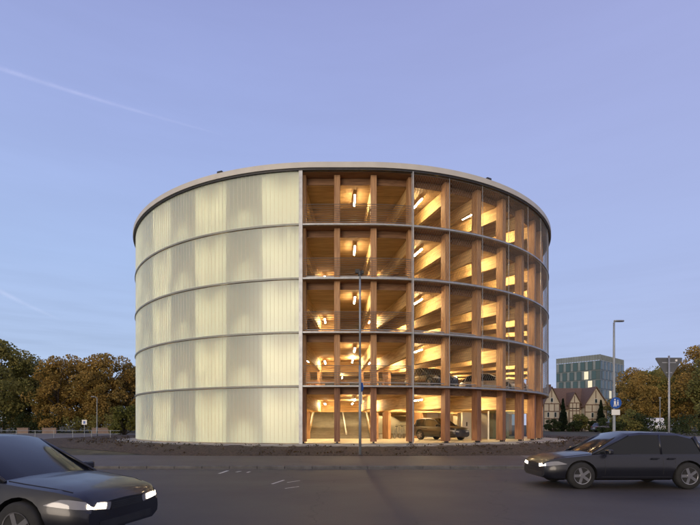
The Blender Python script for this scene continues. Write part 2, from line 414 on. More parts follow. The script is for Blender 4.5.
# columns (one mesh per storey height), shoes as sub-parts
M['wood_low']=wood('red_brown_shade_toned_upright',(0.25,0.13,0.075),2)  # ground storey's shade put into the wood colour, darker and redder than above
def colmesh(h,m=None):
    b=MB(); b.box(0,0.48,-0.165,0.165,0.10,h-0.06)
    o=b.mesh('column',m or M['wood_z']); return o
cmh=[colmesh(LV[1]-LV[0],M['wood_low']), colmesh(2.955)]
b=MB(); b.box(0.05,0.34,-0.16,0.16,0.0,0.012); b.box(0.08,0.30,-0.05,0.05,0.012,0.10); b.box(-0.04,.0,-.03,.03,0.02,0.10); shoe=b.mesh('column_shoe',M['dsteel'])
b=MB()
# rounded bevel on columns
for me in cmh:
    bm=bmesh.new(); bm.from_mesh(me); bmesh.ops.bevel(bm,geom=[e for e in bm.edges if abs(e.verts[0].co.z-e.verts[1].co.z)>.5],offset=.012,segments=1,affect='EDGES'); bm.to_mesh(me); bm.free()
nfront=0; bk=MB()
bb=MB(); bb.box(0.30,8.84,-0.10,0.10,-1.18,-0.405); beam_me=bb.mesh('radial_beam',M['wood_x'])
bbk=MB()
for u in colu:
    vis = -2.2<u<27
    for k in range(5):
        hh=LV[1]-LV[0] if k==0 else 2.955
        ins=0.32 if vis else 0.30
        if vis:
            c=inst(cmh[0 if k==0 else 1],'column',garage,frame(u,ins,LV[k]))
            s=bpy.data.objects.new('column_shoe',shoe); C.objects.link(s); s.parent=c
        elif -24<u<0 and k<5:
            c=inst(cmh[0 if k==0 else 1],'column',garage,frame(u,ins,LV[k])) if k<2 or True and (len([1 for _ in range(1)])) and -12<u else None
            if c is None: bk.box(0,0.44,-0.15,0.15,0.10,hh-0.06,M=frame(u,ins,LV[k]))
        else:
            bk.box(0,0.44,-0.15,0.15,0.10,hh-0.06,M=frame(u,ins,LV[k]))
    for k in range(1,6):
        if -2.2<u<27 or (-12<u<0):
            inst(beam_me,'radial_beam',garage,frame(u,0.40,LV[k]))
        else:
            bbk.box(0.30,9.02-.22,-0.10,0.10,-1.18,-0.405,M=frame(u,0.22,LV[k]))
o=gpart(bk,'rear_columns',[M['wood_z']]); o['kind']='stuff'
o=gpart(bbk,'rear_beams',[M['wood_x']]); o['kind']='stuff'
# inner timber wall fins carrying the ring beam
for k in range(0,5):
    z0=LV[k]+(0 if k==0 else 0.052); z1=LV[k+1]-1.185
    for j,u in enumerate(colu):
        if j%3!=0 and abs(u-0)>5: continue
        p,n=P(u,9.14)
        if k==0 and -1.9<p.x<2.2 : continue
        if not(-35<u<38): continue
        L_=1.3 if abs(u)<5 else .9
        bx=MB(); bx.box(-L_,0.15,-0.10,0.10,z0,z1,M=frame(u,9.14,0))
        gpart(bx,'timber_fin',[M['wood_z']])
# closed core walls at the centre/back so the view ends on boards
for k in range(1,5):
    b=MB(); 
    for xx in (-2.45,2.35):
        b.box(xx,xx+.12,35.2,47.4,LV[k]+.052 if k>1 else LV[1]+.06,LV[k]+1.1)
    gpart(b,'ramp_parapet',[M['cream']])
# ramp of the ground floor (two flights with a white upstand between)
rt=empty('x','','') if False else None
b=MB(); n=40; ya,yb=35.6,47.9; za,zb=FZ,LV[1]+0.05
for i in range(n):
    y0=ya+(yb-ya)*i/n; y1=ya+(yb-ya)*(i+1)/n; zt=za+(zb-za)*(i+1)/n
    b.box(-2.35,2.30,y0,y1 ,za-0.0+0.002 if i==0 else zt-(zb-za)/n-0.25, zt)
M['stair']=mat('stair_concrete',(0.25,0.22,0.175),0.8,0.15,2)
stair=gpart(b,'stair_flight',[M['stair']])
def rail(xa_,w,m,nm,h0,h1,xb_=None):
    b=MB(); secs=[]
    for (y,z) in ((ya-0.1,za),(yb,zb)):
        xc=xa_ if (xb_ is None or y<40) else xb_
        secs.append([Vector((xc-w,y,z+h0)),Vector((xc+w,y,z+h0)),Vector((xc+w,y,z+h1)),Vector((xc-w,y,z+h1))])
    b.loft(secs); return gpart(b,nm,[m])
rail(0.48,0.045,M['white'],'stair_handrail',0.30,0.46,0.05)
rail(-2.30,0.035,M['white'],'stair_handrail',0.80,0.92); rail(2.25,0.035,M['white'],'stair_handrail',0.80,0.92)
rail(-2.42,0.05,M['wood_x'],'stair_side_board',0.0,0.75)
rail(2.37,0.05,M['wood_x'],'stair_side_board',0.0,0.75)
# slatted balustrade at level 1 at the core edge
b=MB()
uu=-6.0
while uu<6:
    if not(-0.4<uu<1.6): b.box(-.03,.03,-.05,.05,LV[1]+.055,LV[1]+1.05,M=frame(uu,8.7,0))
    uu+=0.28
band(b,-6,6,8.66,8.74,LV[1]+1.05,LV[1]+1.12); gpart(b,'slatted_balustrade',[M['wood_z']])
b=MB()
for (a,c) in ((-1.2,.0),(0.7,2.2),(3.6,5.2)):
    band(b,a*1.0,c*1.0,8.5,8.56,LV[1]+.10,LV[1]+.98)
gpart(b,'dark_balustrade_panels',[M['dsteel']])
# left translucent glazing, one part per bay and storey
glz=[u for u in colu if -30<u<-2.0]+[-2.09]
glz=sorted(set(glz))
for k in range(5):
    z0=LV[k]+(0.05 if k else 0.03); z1=LV[k+1]-(0.08 if k<4 else 0.03)
    for a,c in zip(glz[:-1],glz[1:]):
        b=MB(); a2=a+0.004; c2=c-0.004
        if c==-2.09: c2=-2.25
        nst=9; du=(c2-a2)/nst
        # profiled panels: slight zig-zag with ribs
        for i in range(nst):
            pa,_=P(a2+du*i+.004,-.03); pb,_=P(a2+du*(i+1)-.004,-.03)
            b.add([(pa.x,pa.y,z0),(pb.x,pb.y,z0),(pb.x,pb.y,z1),(pa.x,pa.y,z1)],[(0,1,2,3)])
            band(b,a2+du*(i+1)-.004,a2+du*(i+1)+.004,-0.055,-0.01,z0,z1,step=.3,mi=1)
        gpart(b,'glazing_panel',[M['facade'],M['rib']])
# steel end post of the glazing
b=MB(); band(b,-2.245,-2.05,-0.13,0.0,FZ-.1,LV[5]-.03); gpart(b,'glazing_end_post',[M['steel']])
b=MB()
for k in range(1,5): band(b,glz[0],-2.25,-0.115,-0.10,LV[k]-0.045,LV[k]+0.04)
gpart(b,'glazing_transom',[M['rib2']])
# facade railings of bars (three straight bays)
b0=[-2.0,-.16,1.89,4.0]
for k in range(1,5):
    for a,c in zip(b0[:-1],b0[1:]):
        b=MB()
        for i in range(9):
            z=LV[k]+0.16+0.12*i; r=.013 if i not in(0,8) else .02
            pts=[P(a+(c-a)*j/3,0.02)[0]+Vector((0,0,z)) for j in range(4)]
            b.tube(pts,r,4)
        gpart(b,'wire_railing',[M['wire']])
# diamond rope mesh in front of the curved right bays
nets=[u for u in colu if 3.8<u<28]
for k in range(1,5):
    for a,c in zip(nets[:-1],nets[1:]):
        z0=LV[k]+.06; z1=LV[k+1]-.09; H=z1-z0; b=MB(); s=0.15; slope=0.55
        run=H*slope; t=a-run
        while t<c:
            for sgn in (1,-1):
                # line u = t + slope*(z-z0) or mirrored
                seg=[]
                for j in range(5):
                    zz_=z0+H*j/4; uu=t+slope*(zz_-z0)
                    if sgn<0: uu=a+c-uu
                    seg.append((uu,zz_))
                # clip to bay
                lo=max(a,min(seg[0][0],seg[-1][0])); hi=min(c,max(seg[0][0],seg[-1][0]))
                if hi-lo<0.03: continue
                def zat(uu): 
                    w=(a+c-uu) if sgn<0 else uu
                    return z0+(w-t)/slope
                nn=3; pts=[P(lo+(hi-lo)*q/nn,-0.06)[0]+Vector((0,0,zat(lo+(hi-lo)*q/nn))) for q in range(nn+1)]
                b.tube(pts,.0042,3,cap=False)
            t+=s
        # frame cables
        for z in (z0,z1):
            b.tube([P(a+(c-a)*q/3,-0.06)[0]+Vector((0,0,z)) for q in range(4)],.010,4)
        gpart(b,'rope_mesh',[M['wire']])
for u in nets+[nets[-1]+2.2]:
    p,_=P(u-.12,-0.07); 
    b=MB(); b.tube([p+Vector((0,0,FZ+.0 if u<4 else LV[1])),p+Vector((0,0,LV[5]))],.016,6); gpart(b,'mesh_post',[M['steel']])
p,_=P(4.02,-.13); b=MB(); b.box(p.x-.03,p.x+.03,p.y-.05,p.y+.03,.3,LV[5]); gpart(b,'steel_post',[M['steel']])
# ceiling lamps
hb=MB(); hb.box(-.70,.70,-.05,.05,0.03,.07); lamp_h=hb.mesh('lamp_housing',M['white'])
tb=MB(); tb.box(-.68,.68,-.035,.035,-.02,.028); lamp_t=tb.mesh('lamp_tube',M['tube'])
ws=MB(); ws.tube([(-.5,0,.07),(-.5,0,.22)],.006,4); ws.tube([(.5,0,.07),(.5,0,.22)],.006,4); lamp_w=ws.mesh('lamp_suspension',M['dsteel'])
nl=0; bays=list(zip(colu[:-1],colu[1:]))
i0=[i for i,(a,c) in enumerate(bays) if abs(a+.16)<.01][0]
rear=MB()
for k in range(1,6):
    z=LV[k]-0.66
    for i,(a,c) in enumerate(bays):
        par=(i-i0)%2; um=(a+c)/2
        ins=(2.1 if um>-2.2 else 1.9) if par==0 else 7.6
        near = -27<um<28
        if not near and par==1: continue
        if near and par==1 and abs(um)>16: continue
        if near:
            lo=inst(lamp_h,'ceiling_lamp',garage,frame(um,ins,z)); 
            for nm,me in (('lamp_tube',lamp_t),('lamp_suspension',lamp_w)):
                s=bpy.data.objects.new(nm,me); C.objects.link(s); s.parent=lo
            nl+=1
        elif i%4==i0%4 or k==1:
            rear.box(-.68,.68,-.035,.035,-.02,.028,M=frame(um,ins,z))
# lamps over the core
for k in range(1,6):
    for (x,y) in ((-1.2,38.5),(1.5,38.5),(0.2,44.0)):
        rear.box(x-.03,x+.03,y-.6,y+.6,LV[k]-.7,LV[k]-.64)
for k in (1,2):  # added fill lamps that brighten the deep interior of the lower storeys
    for i,(a,c) in enumerate(bays):
        um=(a+c)/2
        if (i-i0)%2==0 and abs(um)<26: rear.box(-.68,.68,-.035,.035,-.02,.028,M=frame(um,7.0,LV[k]-.66))
for k in range(1,6):  # added fill lamps that make the dimmer left glazing bays glow
    for i,(a,c) in enumerate(bays):
        um=(a+c)/2
        if -27<um<-2.2 and (i-i0)%2: rear.box(-.45,.45,-.03,.03,-.02,.028,M=frame(um,4.2,LV[k]-.66))
o=gpart(rear,'rear_core_and_fill_tubes',[M['tube']]); o['kind']='stuff'  # rear and core lamps together with the added fill lamps
print('near lamps',nl)
# ground floor rear: service rooms, white door, glass lobby (right)
svc=MB(); 
b=MB(); band(b,31,UMAX,0.9,1.0,FZ+.004,LV[1]-.41); band(b,UMIN,-24,0.9,1.0,FZ+.004,LV[1]-.41); gpart(b,'rear_wall',[M['cream']])
b=MB()
for k in range(1,5): band(b,29,UMAX,-.04,-.02,LV[k]+.1,LV[k+1]-.1); band(b,UMIN,-30.2,-.04,-.02,LV[k]+.1,LV[k+1]-.1)
gpart(b,'rear_glazing',[M['facade']])
def wall_between(b,p,q,th,z0,z1):
    p=Vector((*p,0)); q=Vector((*q,0)); d=(q-p); L_=d.length; d.normalize(); nn=Vector((-d.y,d.x,0))
    Mx=Matrix(((d.x,nn.x,0,p.x),(d.y,nn.y,0,p.y),(0,0,1,0),(0,0,0,1)))
    b.box(0,L_,-th/2,th/2,z0,z1,M=Mx)
wall_between(svc,(9.2,36.6),(13.8,38.6),.2,FZ+.002,LV[1]-1.2)
wall_between(svc,(5.6,37.5),(9.0,37.5),.2,FZ+.002,LV[1]-1.2)
gpart(svc,'service_room_wall',[M['cream']])
b=MB(); 
for xx in (6.9,7.9,10.2):
    b.box(xx,xx+.9,37.36,37.39,FZ+.01,FZ+2.05) if xx<9 else None
dd=gpart(b,'service_door',[M['white']])
xp=at(466,35); b=MB(); b.box(xp-.32,xp+.32,34.8,35.2,FZ+.004,LV[1]-1.2); gpart(b,'white_pillar',[M['white']])
b=MB(); b.box(xp-.04,xp+.04,34.76,34.798,FZ+.95,FZ+1.25); gpart(b,'switch_box',[M['black']])
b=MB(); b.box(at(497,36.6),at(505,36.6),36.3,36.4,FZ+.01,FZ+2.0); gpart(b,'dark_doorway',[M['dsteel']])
# glass lobby
gl=MB(); fr_=MB(); 
x0,x1,y0,y1=at(487,33.5),at(517,33.5),33.2,35.6
for xx in (x0,(x0+x1)/2,x1):
    fr_.box(xx-.04,xx+.04,y0-.04,y0+.04,FZ+.003,FZ+2.1); 
fr_.box(x0,x1,y0-.04,y0+.04,FZ+2.1,FZ+2.2); fr_.box(x0-.04,x0+.04,y0+.04,y1,FZ+2.1,FZ+2.2)
gl.box(x0+.04,x1-.04,y0-.01,y0+.01,FZ+.05,FZ+2.1)
lob=gpart(fr_,'glass_lobby',[M['white']])
g2=gl.build('lobby_glass',[M['clear']]); gsub(g2,lob)
# small dark roof boxes
for (u,nm) in ((-6.9,'roof_vent'),(8.9,'roof_vent')):
    b=MB(); b.box(-.05,.25,-.16,.16,LV[5]+.36,LV[5]+.46,M=frame(u,-.2,0)); b.box(.0,.1,-.03,.03,LV[5]+.30,LV[5]+.36,M=frame(u,-.2,0)); gpart(b,nm,[M['black']])
# painted arrow on the stair wall / floor pictogram
# ------------------------------------------------------------ cars
def paint(name,col,rough=.28,metal=.4,coat=.8):
    m,N,L,B=new_mat(name); 
    tc=N.new('ShaderNodeTexCoord'); nz=N.new('ShaderNodeTexNoise'); nz.inputs['Scale'].default_value=2.5; nz.inputs['Detail'].default_value=6
    L.new(tc.outputs['Object'],nz.inputs['Vector']); mr=N.new('ShaderNodeMapRange'); mr.inputs['To Min'].default_value=rough*.8; mr.inputs['To Max'].default_value=rough*1.5
    L.new(nz.outputs['Fac'],mr.inputs[0]); L.new(mr.outputs[0],B.inputs['Roughness'])
    B.inputs['Base Color'].default_value=(*col,1); B.inputs['Metallic'].default_value=metal
    B.inputs['Coat Weight'].default_value=coat; B.inputs['Coat Roughness'].default_value=.06
    return m
def lerp_tab(tab,x):
    for (x0,v0),(x1,v1) in zip(tab[:-1],tab[1:]):
        if x<=x1:
            t=(x-x0)/(x1-x0); return v0+(v1-v0)*t
    return tab[-1][1]
M['headoff']=mat('headlamp_lens',(0.22,0.22,0.23),0.1,0.1,6,coat=1)
M['headon']=emit('lit_headlamp',(1.0,0.84,0.60),14)
M['tail']=mat('tail_lamp_red',(0.25,0.01,0.01),0.2,0.1,6,coat=1)
M['plate']=mat('number_plate',(0.7,0.7,0.68),0.4,0.05,3)
def make_car(name,label,cat,pm,L_=4.3,W=1.8,H=1.45,style='hatch',lit=False,group=None):
    root=empty(name,label,cat,(0,0,0),0,group)
    hw=W/2; x0=-L_/2; x1=L_/2      # front at +x
    wr=.33; ax_f=x1-.85; ax_r=x0+.82
    belt=.62*H; hood=.60*H
    # body: stations with top height and half width
    if style=='suv':
        top=[(x0,.70*H),(x0+.15,belt),(x1-1.25,belt),(x1-1.1,hood+.05),(x1-.35,hood-.05),(x1-.07,.53*H),(x1,.44*H)]
    else:
        top=[(x0,.58*H),(x0+.12,belt),(x1-1.35,belt),(x1-1.15,hood+.02),(x1-.4,hood-.07),(x1-.09,.50*H),(x1,.42*H)]
    wid=[(x0,hw*.86),(x0+.15,hw*.95),(x0+.8,hw),(x1-.9,hw),(x1-.4,hw*.955),(x1-.12,hw*.87),(x1,hw*.76)]
    bot=[(x0,.34),(x0+.2,.22),(x1-.2,.2),(x1,.26)]
    st=[x0,x0+.06,x0+.15,x0+.45]+[x0+.45+(L_-1.95)*i/8 for i in range(1,9)]+[x1-1.35,x1-1.2,x1-1.1,x1-.8,x1-.6,x1-.4,x1-.25,x1-.12,x1-.04,x1]
    st=sorted(set(round(s,4) for s in st))
    secs=[]
    for x in st:
        w=lerp_tab(wid,x); t=lerp_tab(top,x); bo=lerp_tab(bot,x); mid=bo+(t-bo)*.45
        half=[(0,bo),(w*.80,bo),(w*.93,bo+.05),(w*.985,mid-.08),(w,mid),(w*.985,mid+.10),(w*.95,t-.10),(w*.90,t-.025),(w*.78,t+.0),(w*.4,t+.02)]
        sec=[Vector((x,y,z)) for y,z in half]+[Vector((x,0,t+.026))]+[Vector((x,-y,z)) for y,z in reversed(half[1:])]
        secs.append(sec)
    b=MB(); b.loft(secs); body=b.build('body',[pm,M['black']],root,smooth=True,recalc=True)
    # wheel arches by boolean
    cut=MB()
    for ax in (ax_f,ax_r):
        for s in (-1,1): cut.tube([(ax,s*(hw-.28),wr),(ax,s*(hw+.1),wr)],wr+.055,24)
    co=cut.build('cutter',[M['black']],recalc=True)
    md=body.modifiers.new('arch','BOOLEAN'); md.operation='DIFFERENCE'; md.object=co; md.solver='EXACT'; md.material_mode='TRANSFER'
    bpy.context.view_layer.update()
    dg=bpy.context.evaluated_depsgraph_get(); me=bpy.data.meshes.new_from_object(body.evaluated_get(dg)); body.modifiers.clear(); body.data=me; me.name='body'
    try: me.set_sharp_from_angle(angle=R_(32))
    except Exception: pass
    bpy.data.objects.remove(co)
    # cabin
    ro=H; rw=hw*.74
    if style=='suv': cab=[(x0+.06,belt-.03,hw*.86,0),(x0+.30,ro-.06,rw,1),(x0+.75,ro,rw*1.02,1),(x1-2.3,ro,rw*1.02,1),(x1-1.95,ro-.05,rw,1),(x1-1.13,belt-.03,hw*.84,0)]
    else: cab=[(x0+.10,belt-.03,hw*.84,0),(x0+.48,ro-.14,rw*.94,1),(x0+1.0,ro-.02,rw,1),(x1-2.4,ro,rw*1.02,1),(x1-2.1,ro-.04,rw,1),(x1-1.18,belt-.03,hw*.84,0)]
    b=MB(); secs=[]
    for (x,t,w,up) in cab:
        bw=hw*.89
        z0=belt-.04
        if up: half=[(bw,z0),(bw*.995,z0+.03),(w+.02,t-.07),(w*.93,t-.015),(w*.5,t+.01)]
        else: half=[(w,z0),(w,z0+.005),(w*.98,z0+.01),(w*.8,z0+.02),(w*.5,z0+.03)]
        secs.append([Vector((x,y,z)) for y,z in half]+[Vector((x,0,half[-1][1]+.004))]+[Vector((x,-y,z)) for y,z in reversed(half)])
    n=len(secs[0])
    def mf(i,k):
        if i in(0,len(secs)-2): return 1
        if k in (1,n-3): return 1
        return 0
    b.loft(secs,closed=False,cap=False,mf=mf)
    cb=b.build('cabin',[pm,M['cglass']],root,smooth=True,recalc=True)
    try: cb.data.set_sharp_from_angle(angle=R_(28))
    except Exception: pass
    # pillars
    mid=(cab[2][0]+cab[3][0])/2
    for s in (-1,1):
        for pts,pr in (([(mid,s*(hw*.885-.01),belt-.02),(mid,s*(rw+.012),ro-.075)],.030),([(cab[1][0]-.05,s*(hw*.88-.02),belt-.02),(cab[1][0]+.06,s*(rw-.03),ro-.12)],.045),([(cab[-1][0]+.02,s*hw*.85,belt-.02),(cab[-2][0],s*(rw-.0),ro-.085)],.024)):
            b=MB(); b.tube(pts,pr,8); b.build('pillar',[pm],root,smooth=True)
    # wheels
    tb_=MB(); tb_.loft([[Vector((r*math.cos(2*PI*k/28),yy,r*math.sin(2*PI*k/28))) for k in range(28)] for r,yy in ((wr*.62,-.10),(wr*.93,-.105),(wr,-.07),(wr,.07),(wr*.93,.105),(wr*.62,.10))],cap=True)
    tyre=tb_.mesh('tyre',M['tyre'],True)
    rb=MB()
    rb.loft([[Vector((r*math.cos(2*PI*k/28),yy,r*math.sin(2*PI*k/28))) for k in range(28)] for r,yy in ((wr*.60,.102),(wr*.64,.112),(wr*.60,.110))],cap=False)
    for q in range(5):
        a=2*PI*q/5; Mx=Matrix.Rotation(a,4,'Y'); rb.box(.03,wr*.62,.085,.108,-.035,.035,M=Mx)
    rb.tube([(0,.08,0),(0,.116,0)],.06,12)
    rim=rb.mesh('rim',M['rim'],False)
    for ax in (ax_f,ax_r):
        for s in (1,-1):
            w=bpy.data.objects.new('wheel',tyre); C.objects.link(w); w.parent=root; w.location=(ax,s*(hw-.11),wr); w.rotation_euler=(0,0,0 if s>0 else PI)
            r=bpy.data.objects.new('rim',rim); C.objects.link(r); r.parent=w
    # surface helpers: outline of the body at a given height
    def ysurf(x,z):
        w=lerp_tab(wid,x); t=lerp_tab(top,x); bo=lerp_tab(bot,x); mid=bo+(t-bo)*.45
        tab=[(bo,w*.80),(bo+.05,w*.93),(mid-.08,w*.985),(mid,w),(mid+.10,w*.985),(t-.10,w*.95),(t-.025,w*.90),(t,w*.78)]
        return lerp_tab(tab,min(z,t))
    def contour(z,s,off):
        ye=ysurf(x1,min(z,lerp_tab(top,x1)-.03)); pts=[(x1+off,ye*.50),(x1+off,ye*.80),(x1-.005+off*.7,ye)]
        for x in (x1-.05,x1-.12,x1-.22,x1-.35,x1-.5): pts.append((x+off*.4,ysurf(x,min(z,lerp_tab(top,x)-.03))+off))
        return pts
    def patch(b,s,zlo,zhi,t0,t1,off,n=9):
        vs=[]
        for i in range(n+1):
            t=t0+(t1-t0)*i/n
            for q in range(4):
                z=zlo(t)+(zhi(t)-zlo(t))*q/3
                pts=contour(z,s,off); ls=[0]
                for (a,c),(d,e) in zip(pts[:-1],pts[1:]): ls.append(ls[-1]+math.hypot(d-a,e-c))
                g_=t*ls[-1]; k=0
                while k<len(ls)-2 and ls[k+1]<g_: k+=1
                f=(g_-ls[k])/(ls[k+1]-ls[k]); x=pts[k][0]+(pts[k+1][0]-pts[k][0])*f; y=pts[k][1]+(pts[k+1][1]-pts[k][1])*f
                zz_=min(z,lerp_tab(top,min(x,x1))-.03+.004) if t>.3 else z
                vs.append((x,s*y,zz_))
        b.add(vs,[(i*4+q,(i+1)*4+q,(i+1)*4+q+1,i*4+q+1) for i in range(n) for q in range(3)])
    zb_=.355*H; zlo=lambda t: zb_+.11*t; zhi=lambda t: zb_+.095+.12*t-(.10*max(0,t-.75)/.25)
    for s in (1,-1):
        b=MB(); patch(b,s,zlo,zhi,0,1,.008); hl=b.build('headlight',[M['headoff']],root,smooth=True)
        if lit:
            b=MB(); patch(b,s,lambda t:zlo(t)+.012,lambda t:zhi(t)-.012,.10,.42,.016); b.build('headlight_bulb',[M['headon']],hl,smooth=True)
        b=MB()   # panel seams: door front, door middle, door rear, sill line
        for xs_ in (x1-1.42,(cab[2][0]+cab[3][0])/2,x0+1.15):
            zt_=lerp_tab(top,xs_); b.tube([(xs_,s*(ysurf(xs_,z)+.001),z) for z in [.36+(zt_-.42)*q/6 for q in range(7)]],.0045,4)
        b.tube([(x,s*(ysurf(x,.30)+.002),.30) for x in [x0+1.25+(L_-2.6)*q/6 for q in range(7)]],.006,4)
        b.tube([(x,s*(lerp_tab(wid,x)*.80),lerp_tab(top,x)-.002) for x in [x1-1.15+.9*q/8 for q in range(9)]],.0045,4)
        b.build('panel_gap',[M['black']],root)
        b=MB(); b.box(x0-.015,x0+.10,s*hw*.60-.16,s*hw*.60+.16,belt-.20,belt-.06); tl=b.build('tail_light',[M['tail']],root); bevel(tl,.02)
        b=MB(); b.box(-.06,.06,-.10,.10,-.06,.06); mi=b.build('wing_mirror',[pm],root); mi.location=(cab[-1][0]-.30,s*(hw+.06),belt+.05); bevel(mi,.03)
    b=MB(); b.box(x1-.03,x1+.006,-hw*.34,hw*.34,zb_-.01,zb_+.085)
    for q in range(4): b.box(x1+.006,x1+.012,-hw*.34,hw*.34,zb_+.0+q*.024,zb_+.008+q*.024)
    gr=b.build('grille',[M['black']],root)
    b=MB(); b.box(x1-.03,x1+.007,-hw*.56,hw*.56,.29,.385); b.build('air_intake',[M['black']],root)
    b=MB(); b.box(x0-.02,x0-.008,-.26,.26,.52,.63); b.build('number_plate',[M['plate']],root)
    b=MB()
    for s in (-1,1):
        for xx in (cab[2][0]+.25,(cab[2][0]+cab[3][0])/2+.2): b.box(xx-.09,xx+.09,s*(hw*.99)-.012,s*(hw*.99)+.012,belt-.13,belt-.10)
    b.build('door_handles',[pm],root)
    return root
def place(o,x,y,z,hx,hy): o.location=(x,y,z); o.rotation_euler=(0,0,math.atan2(hy,hx))
p_dark=paint('dark_blue_black_paint',(0.008,0.009,0.015),.3,0.0,.35); p_black=paint('black_paint',(0.012,0.012,0.013)); p_brown=paint('dark_brown_paint',(0.045,0.032,0.024))
p_black2=paint('dark_grey_brown_paint',(0.010,0.009,0.009),.35,0.0,.25); p_silver=paint('silver_paint',(0.45,0.45,0.44),.3,.7); p_white=paint('white_car_paint',(0.7,0.7,0.69),.3,0)
p_grey=paint('grey_paint',(0.10,0.10,0.11))
c=make_car('car','dark compact suv parked on the ground floor between the timber columns','car',p_black2,3.95,1.75,1.52,'suv'); place(c,6.95,32.5,FZ,.55,-.83)
c=make_car('car','black hatchback parked on the first upper deck above the dark suv','car',p_black,4.1,1.75,1.46); place(c,5.75,29.9,LV[1]+.05,.36,-.93)
c=make_car('car','silver car parked on the first upper deck right of the black hatchback','car',p_silver,4.3,1.78,1.45); place(c,10.75,33.2,LV[1]+.05,.76,-.65)
c=make_car('car','white car at the right end of the first upper deck','car',p_white,4.3,1.78,1.42); place(c,12.6,36.2,LV[1]+.05,.93,-.36)
# cars on the road
c=make_car('car','dark car with lit headlights on the main road at the right picture edge','car',p_dark,4.3,1.8,1.42,'hatch',lit=True); place(c,at(545,11.9)+2.15,12.55,0.006,-1,0.02)
nearcar=make_car('car','dark car nearest the camera in the lower left corner with lit headlights','car',p_dark,4.3,1.8,1.45,'hatch',lit=True)
hd=Vector((.973,-.232,0)); fc=Vector((-2.88,6.35,0))-hd*2.15
place(nearcar,fc.x,fc.y,0.006,hd.x,hd.y)
c=make_car('car','distant grey car parked behind the right lamp post near the timbered house','car',p_grey,4.2,1.75,1.42); place(c,at(608,66),66,gz(0,66),1,.1)

# white van far right
def make_van():
    root=empty('delivery_van','small white van parked in front of the hedge at far right','van',(at(654,60),60,gz(0,60)),R_(245))
    b=MB(); prof=[(-2.2,.35),(-2.2,1.75),(-2.05,1.88),(.9,1.9),(1.15,1.8),(1.65,1.15),(2.2,1.0),(2.28,.6),(2.25,.35)]
    secs=[[Vector((x,y,z)) for x,z in prof] for y in (-.88,.88)]
    b.loft(secs); o=b.build('body',[p_white],root,recalc=True); bevel(o,.07,3)
    b=MB(); b.box(.2,1.05,-.89,.89,1.15,1.6); b.build('window',[M['cglass']],root)
    for ax in (-1.4,1.4):
        for s in (-1,1):
            b=MB(); b.tube([(ax,s*.70,.32),(ax,s*.90,.32)],.32,20); b.build('wheel',[M['tyre']],root,smooth=False)
    b=MB(); 
    for s in (-1,1): b.box(2.2,2.3,s*.65-.14,s*.65+.14,.68,.85)
    b.build('headlights',[M['headoff']],root)
make_van()
# ------------------------------------------------------------ bicycles
def make_bike(label):
    root=empty('bicycle',label,'bicycle',(0,0,0),0,'bicycles parked inside the ground floor')
    for x in (-.52,.52):
        b=MB(); n=20; b.tube([(x+.33*math.cos(2*PI*i/n),0,.34+.33*math.sin(2*PI*i/n)) for i in range(n+1)],.018,5,cap=False)
        w=b.build('wheel',[M['steel']],root)
        b=MB()
        for i in range(8): b.tube([(x,0,.34),(x+.31*math.cos(2*PI*i/8),0,.34+.31*math.sin(2*PI*i/8))],.004,3)
        b.build('spokes',[M['wire']],w)
    b=MB(); P1=(-.52,0,.34);P2=(-.1,0,.32);P3=(-.22,0,.86);P4=(.36,0,.84);P5=(.52,0,.34)
    for a_,c_ in ((P1,P2),(P2,P3),(P1,P3),(P3,P4),(P2,P4),(P4,P5)): b.tube([a_,c_],.018,6)
    b.tube([P4,(.33,0,1.0)],.014,6); b.build('frame',[M['rim']],root)
    b=MB(); b.tube([(.30,-.28,1.02),(.34,0,1.0),(.30,.28,1.02)],.014,6); b.build('handlebar',[M['black']],root)
    b=MB(); b.box(-.36,-.10,-.07,.07,.90,.95); sd=b.build('saddle',[M['black']],root); bevel(sd,.02)
    return root
bk0=make_bike('bicycle at the left end of the bicycle row beside the timber fin')
labs=[None,'second bicycle from the timber fin in the ground floor bicycle row','middle bicycle of the row inside the ground floor','second bicycle from the dark suv in the ground floor bicycle row','bicycle at the right end of the bicycle row nearest the dark suv']
for i in range(5):
    o=bk0 if i==0 else copy_tree(bk0)
    if labs[i]: o['label']=labs[i]
    o.location=(at(396+5.5*i,37),36.3+.3*(i%2),FZ+.003); o.rotation_euler=(R_(3),0,R_(62+7*(i%3)))

# ------------------------------------------------------------ poles and signs
def lathe_pole(b,x,y,z0,z1,r0,r1,n=10): b.tube([(x,y,z0+(z1-z0)*i/6) for i in range(7)],r0,n,r2=r1)
tx,ty=at(360,22),22.0; tz=gz(0,22)
tp=empty('camera_mast','tall thin grey pole with a dark camera head before the open bays','pole',(tx,ty,tz))
b=MB(); b.tube([(0,0,0),(0,0,4.2)],.062,12); b.tube([(0,0,4.2),(0,0,8.5)],.045,12); b.build('pole',[M['steel_pole']],tp,smooth=True)
b=MB(); b.tube([(0,0,8.42),(0,0,8.60)],.10,12); b.box(-.22,-.02,-.07,.07,8.52,8.68); b.box(.02,.17,-.07,.07,8.50,8.64); b.build('camera_head',[M['black']],tp)
b=MB(); b.tube([(0,0,0),(0,0,.04)],.16,16); b.build('foot_plate',[M['dsteel']],tp)
M['blue']=mat('sign_blue',(0.01,0.08,0.35),0.4,0.05,3); M['blues']=M['blue']
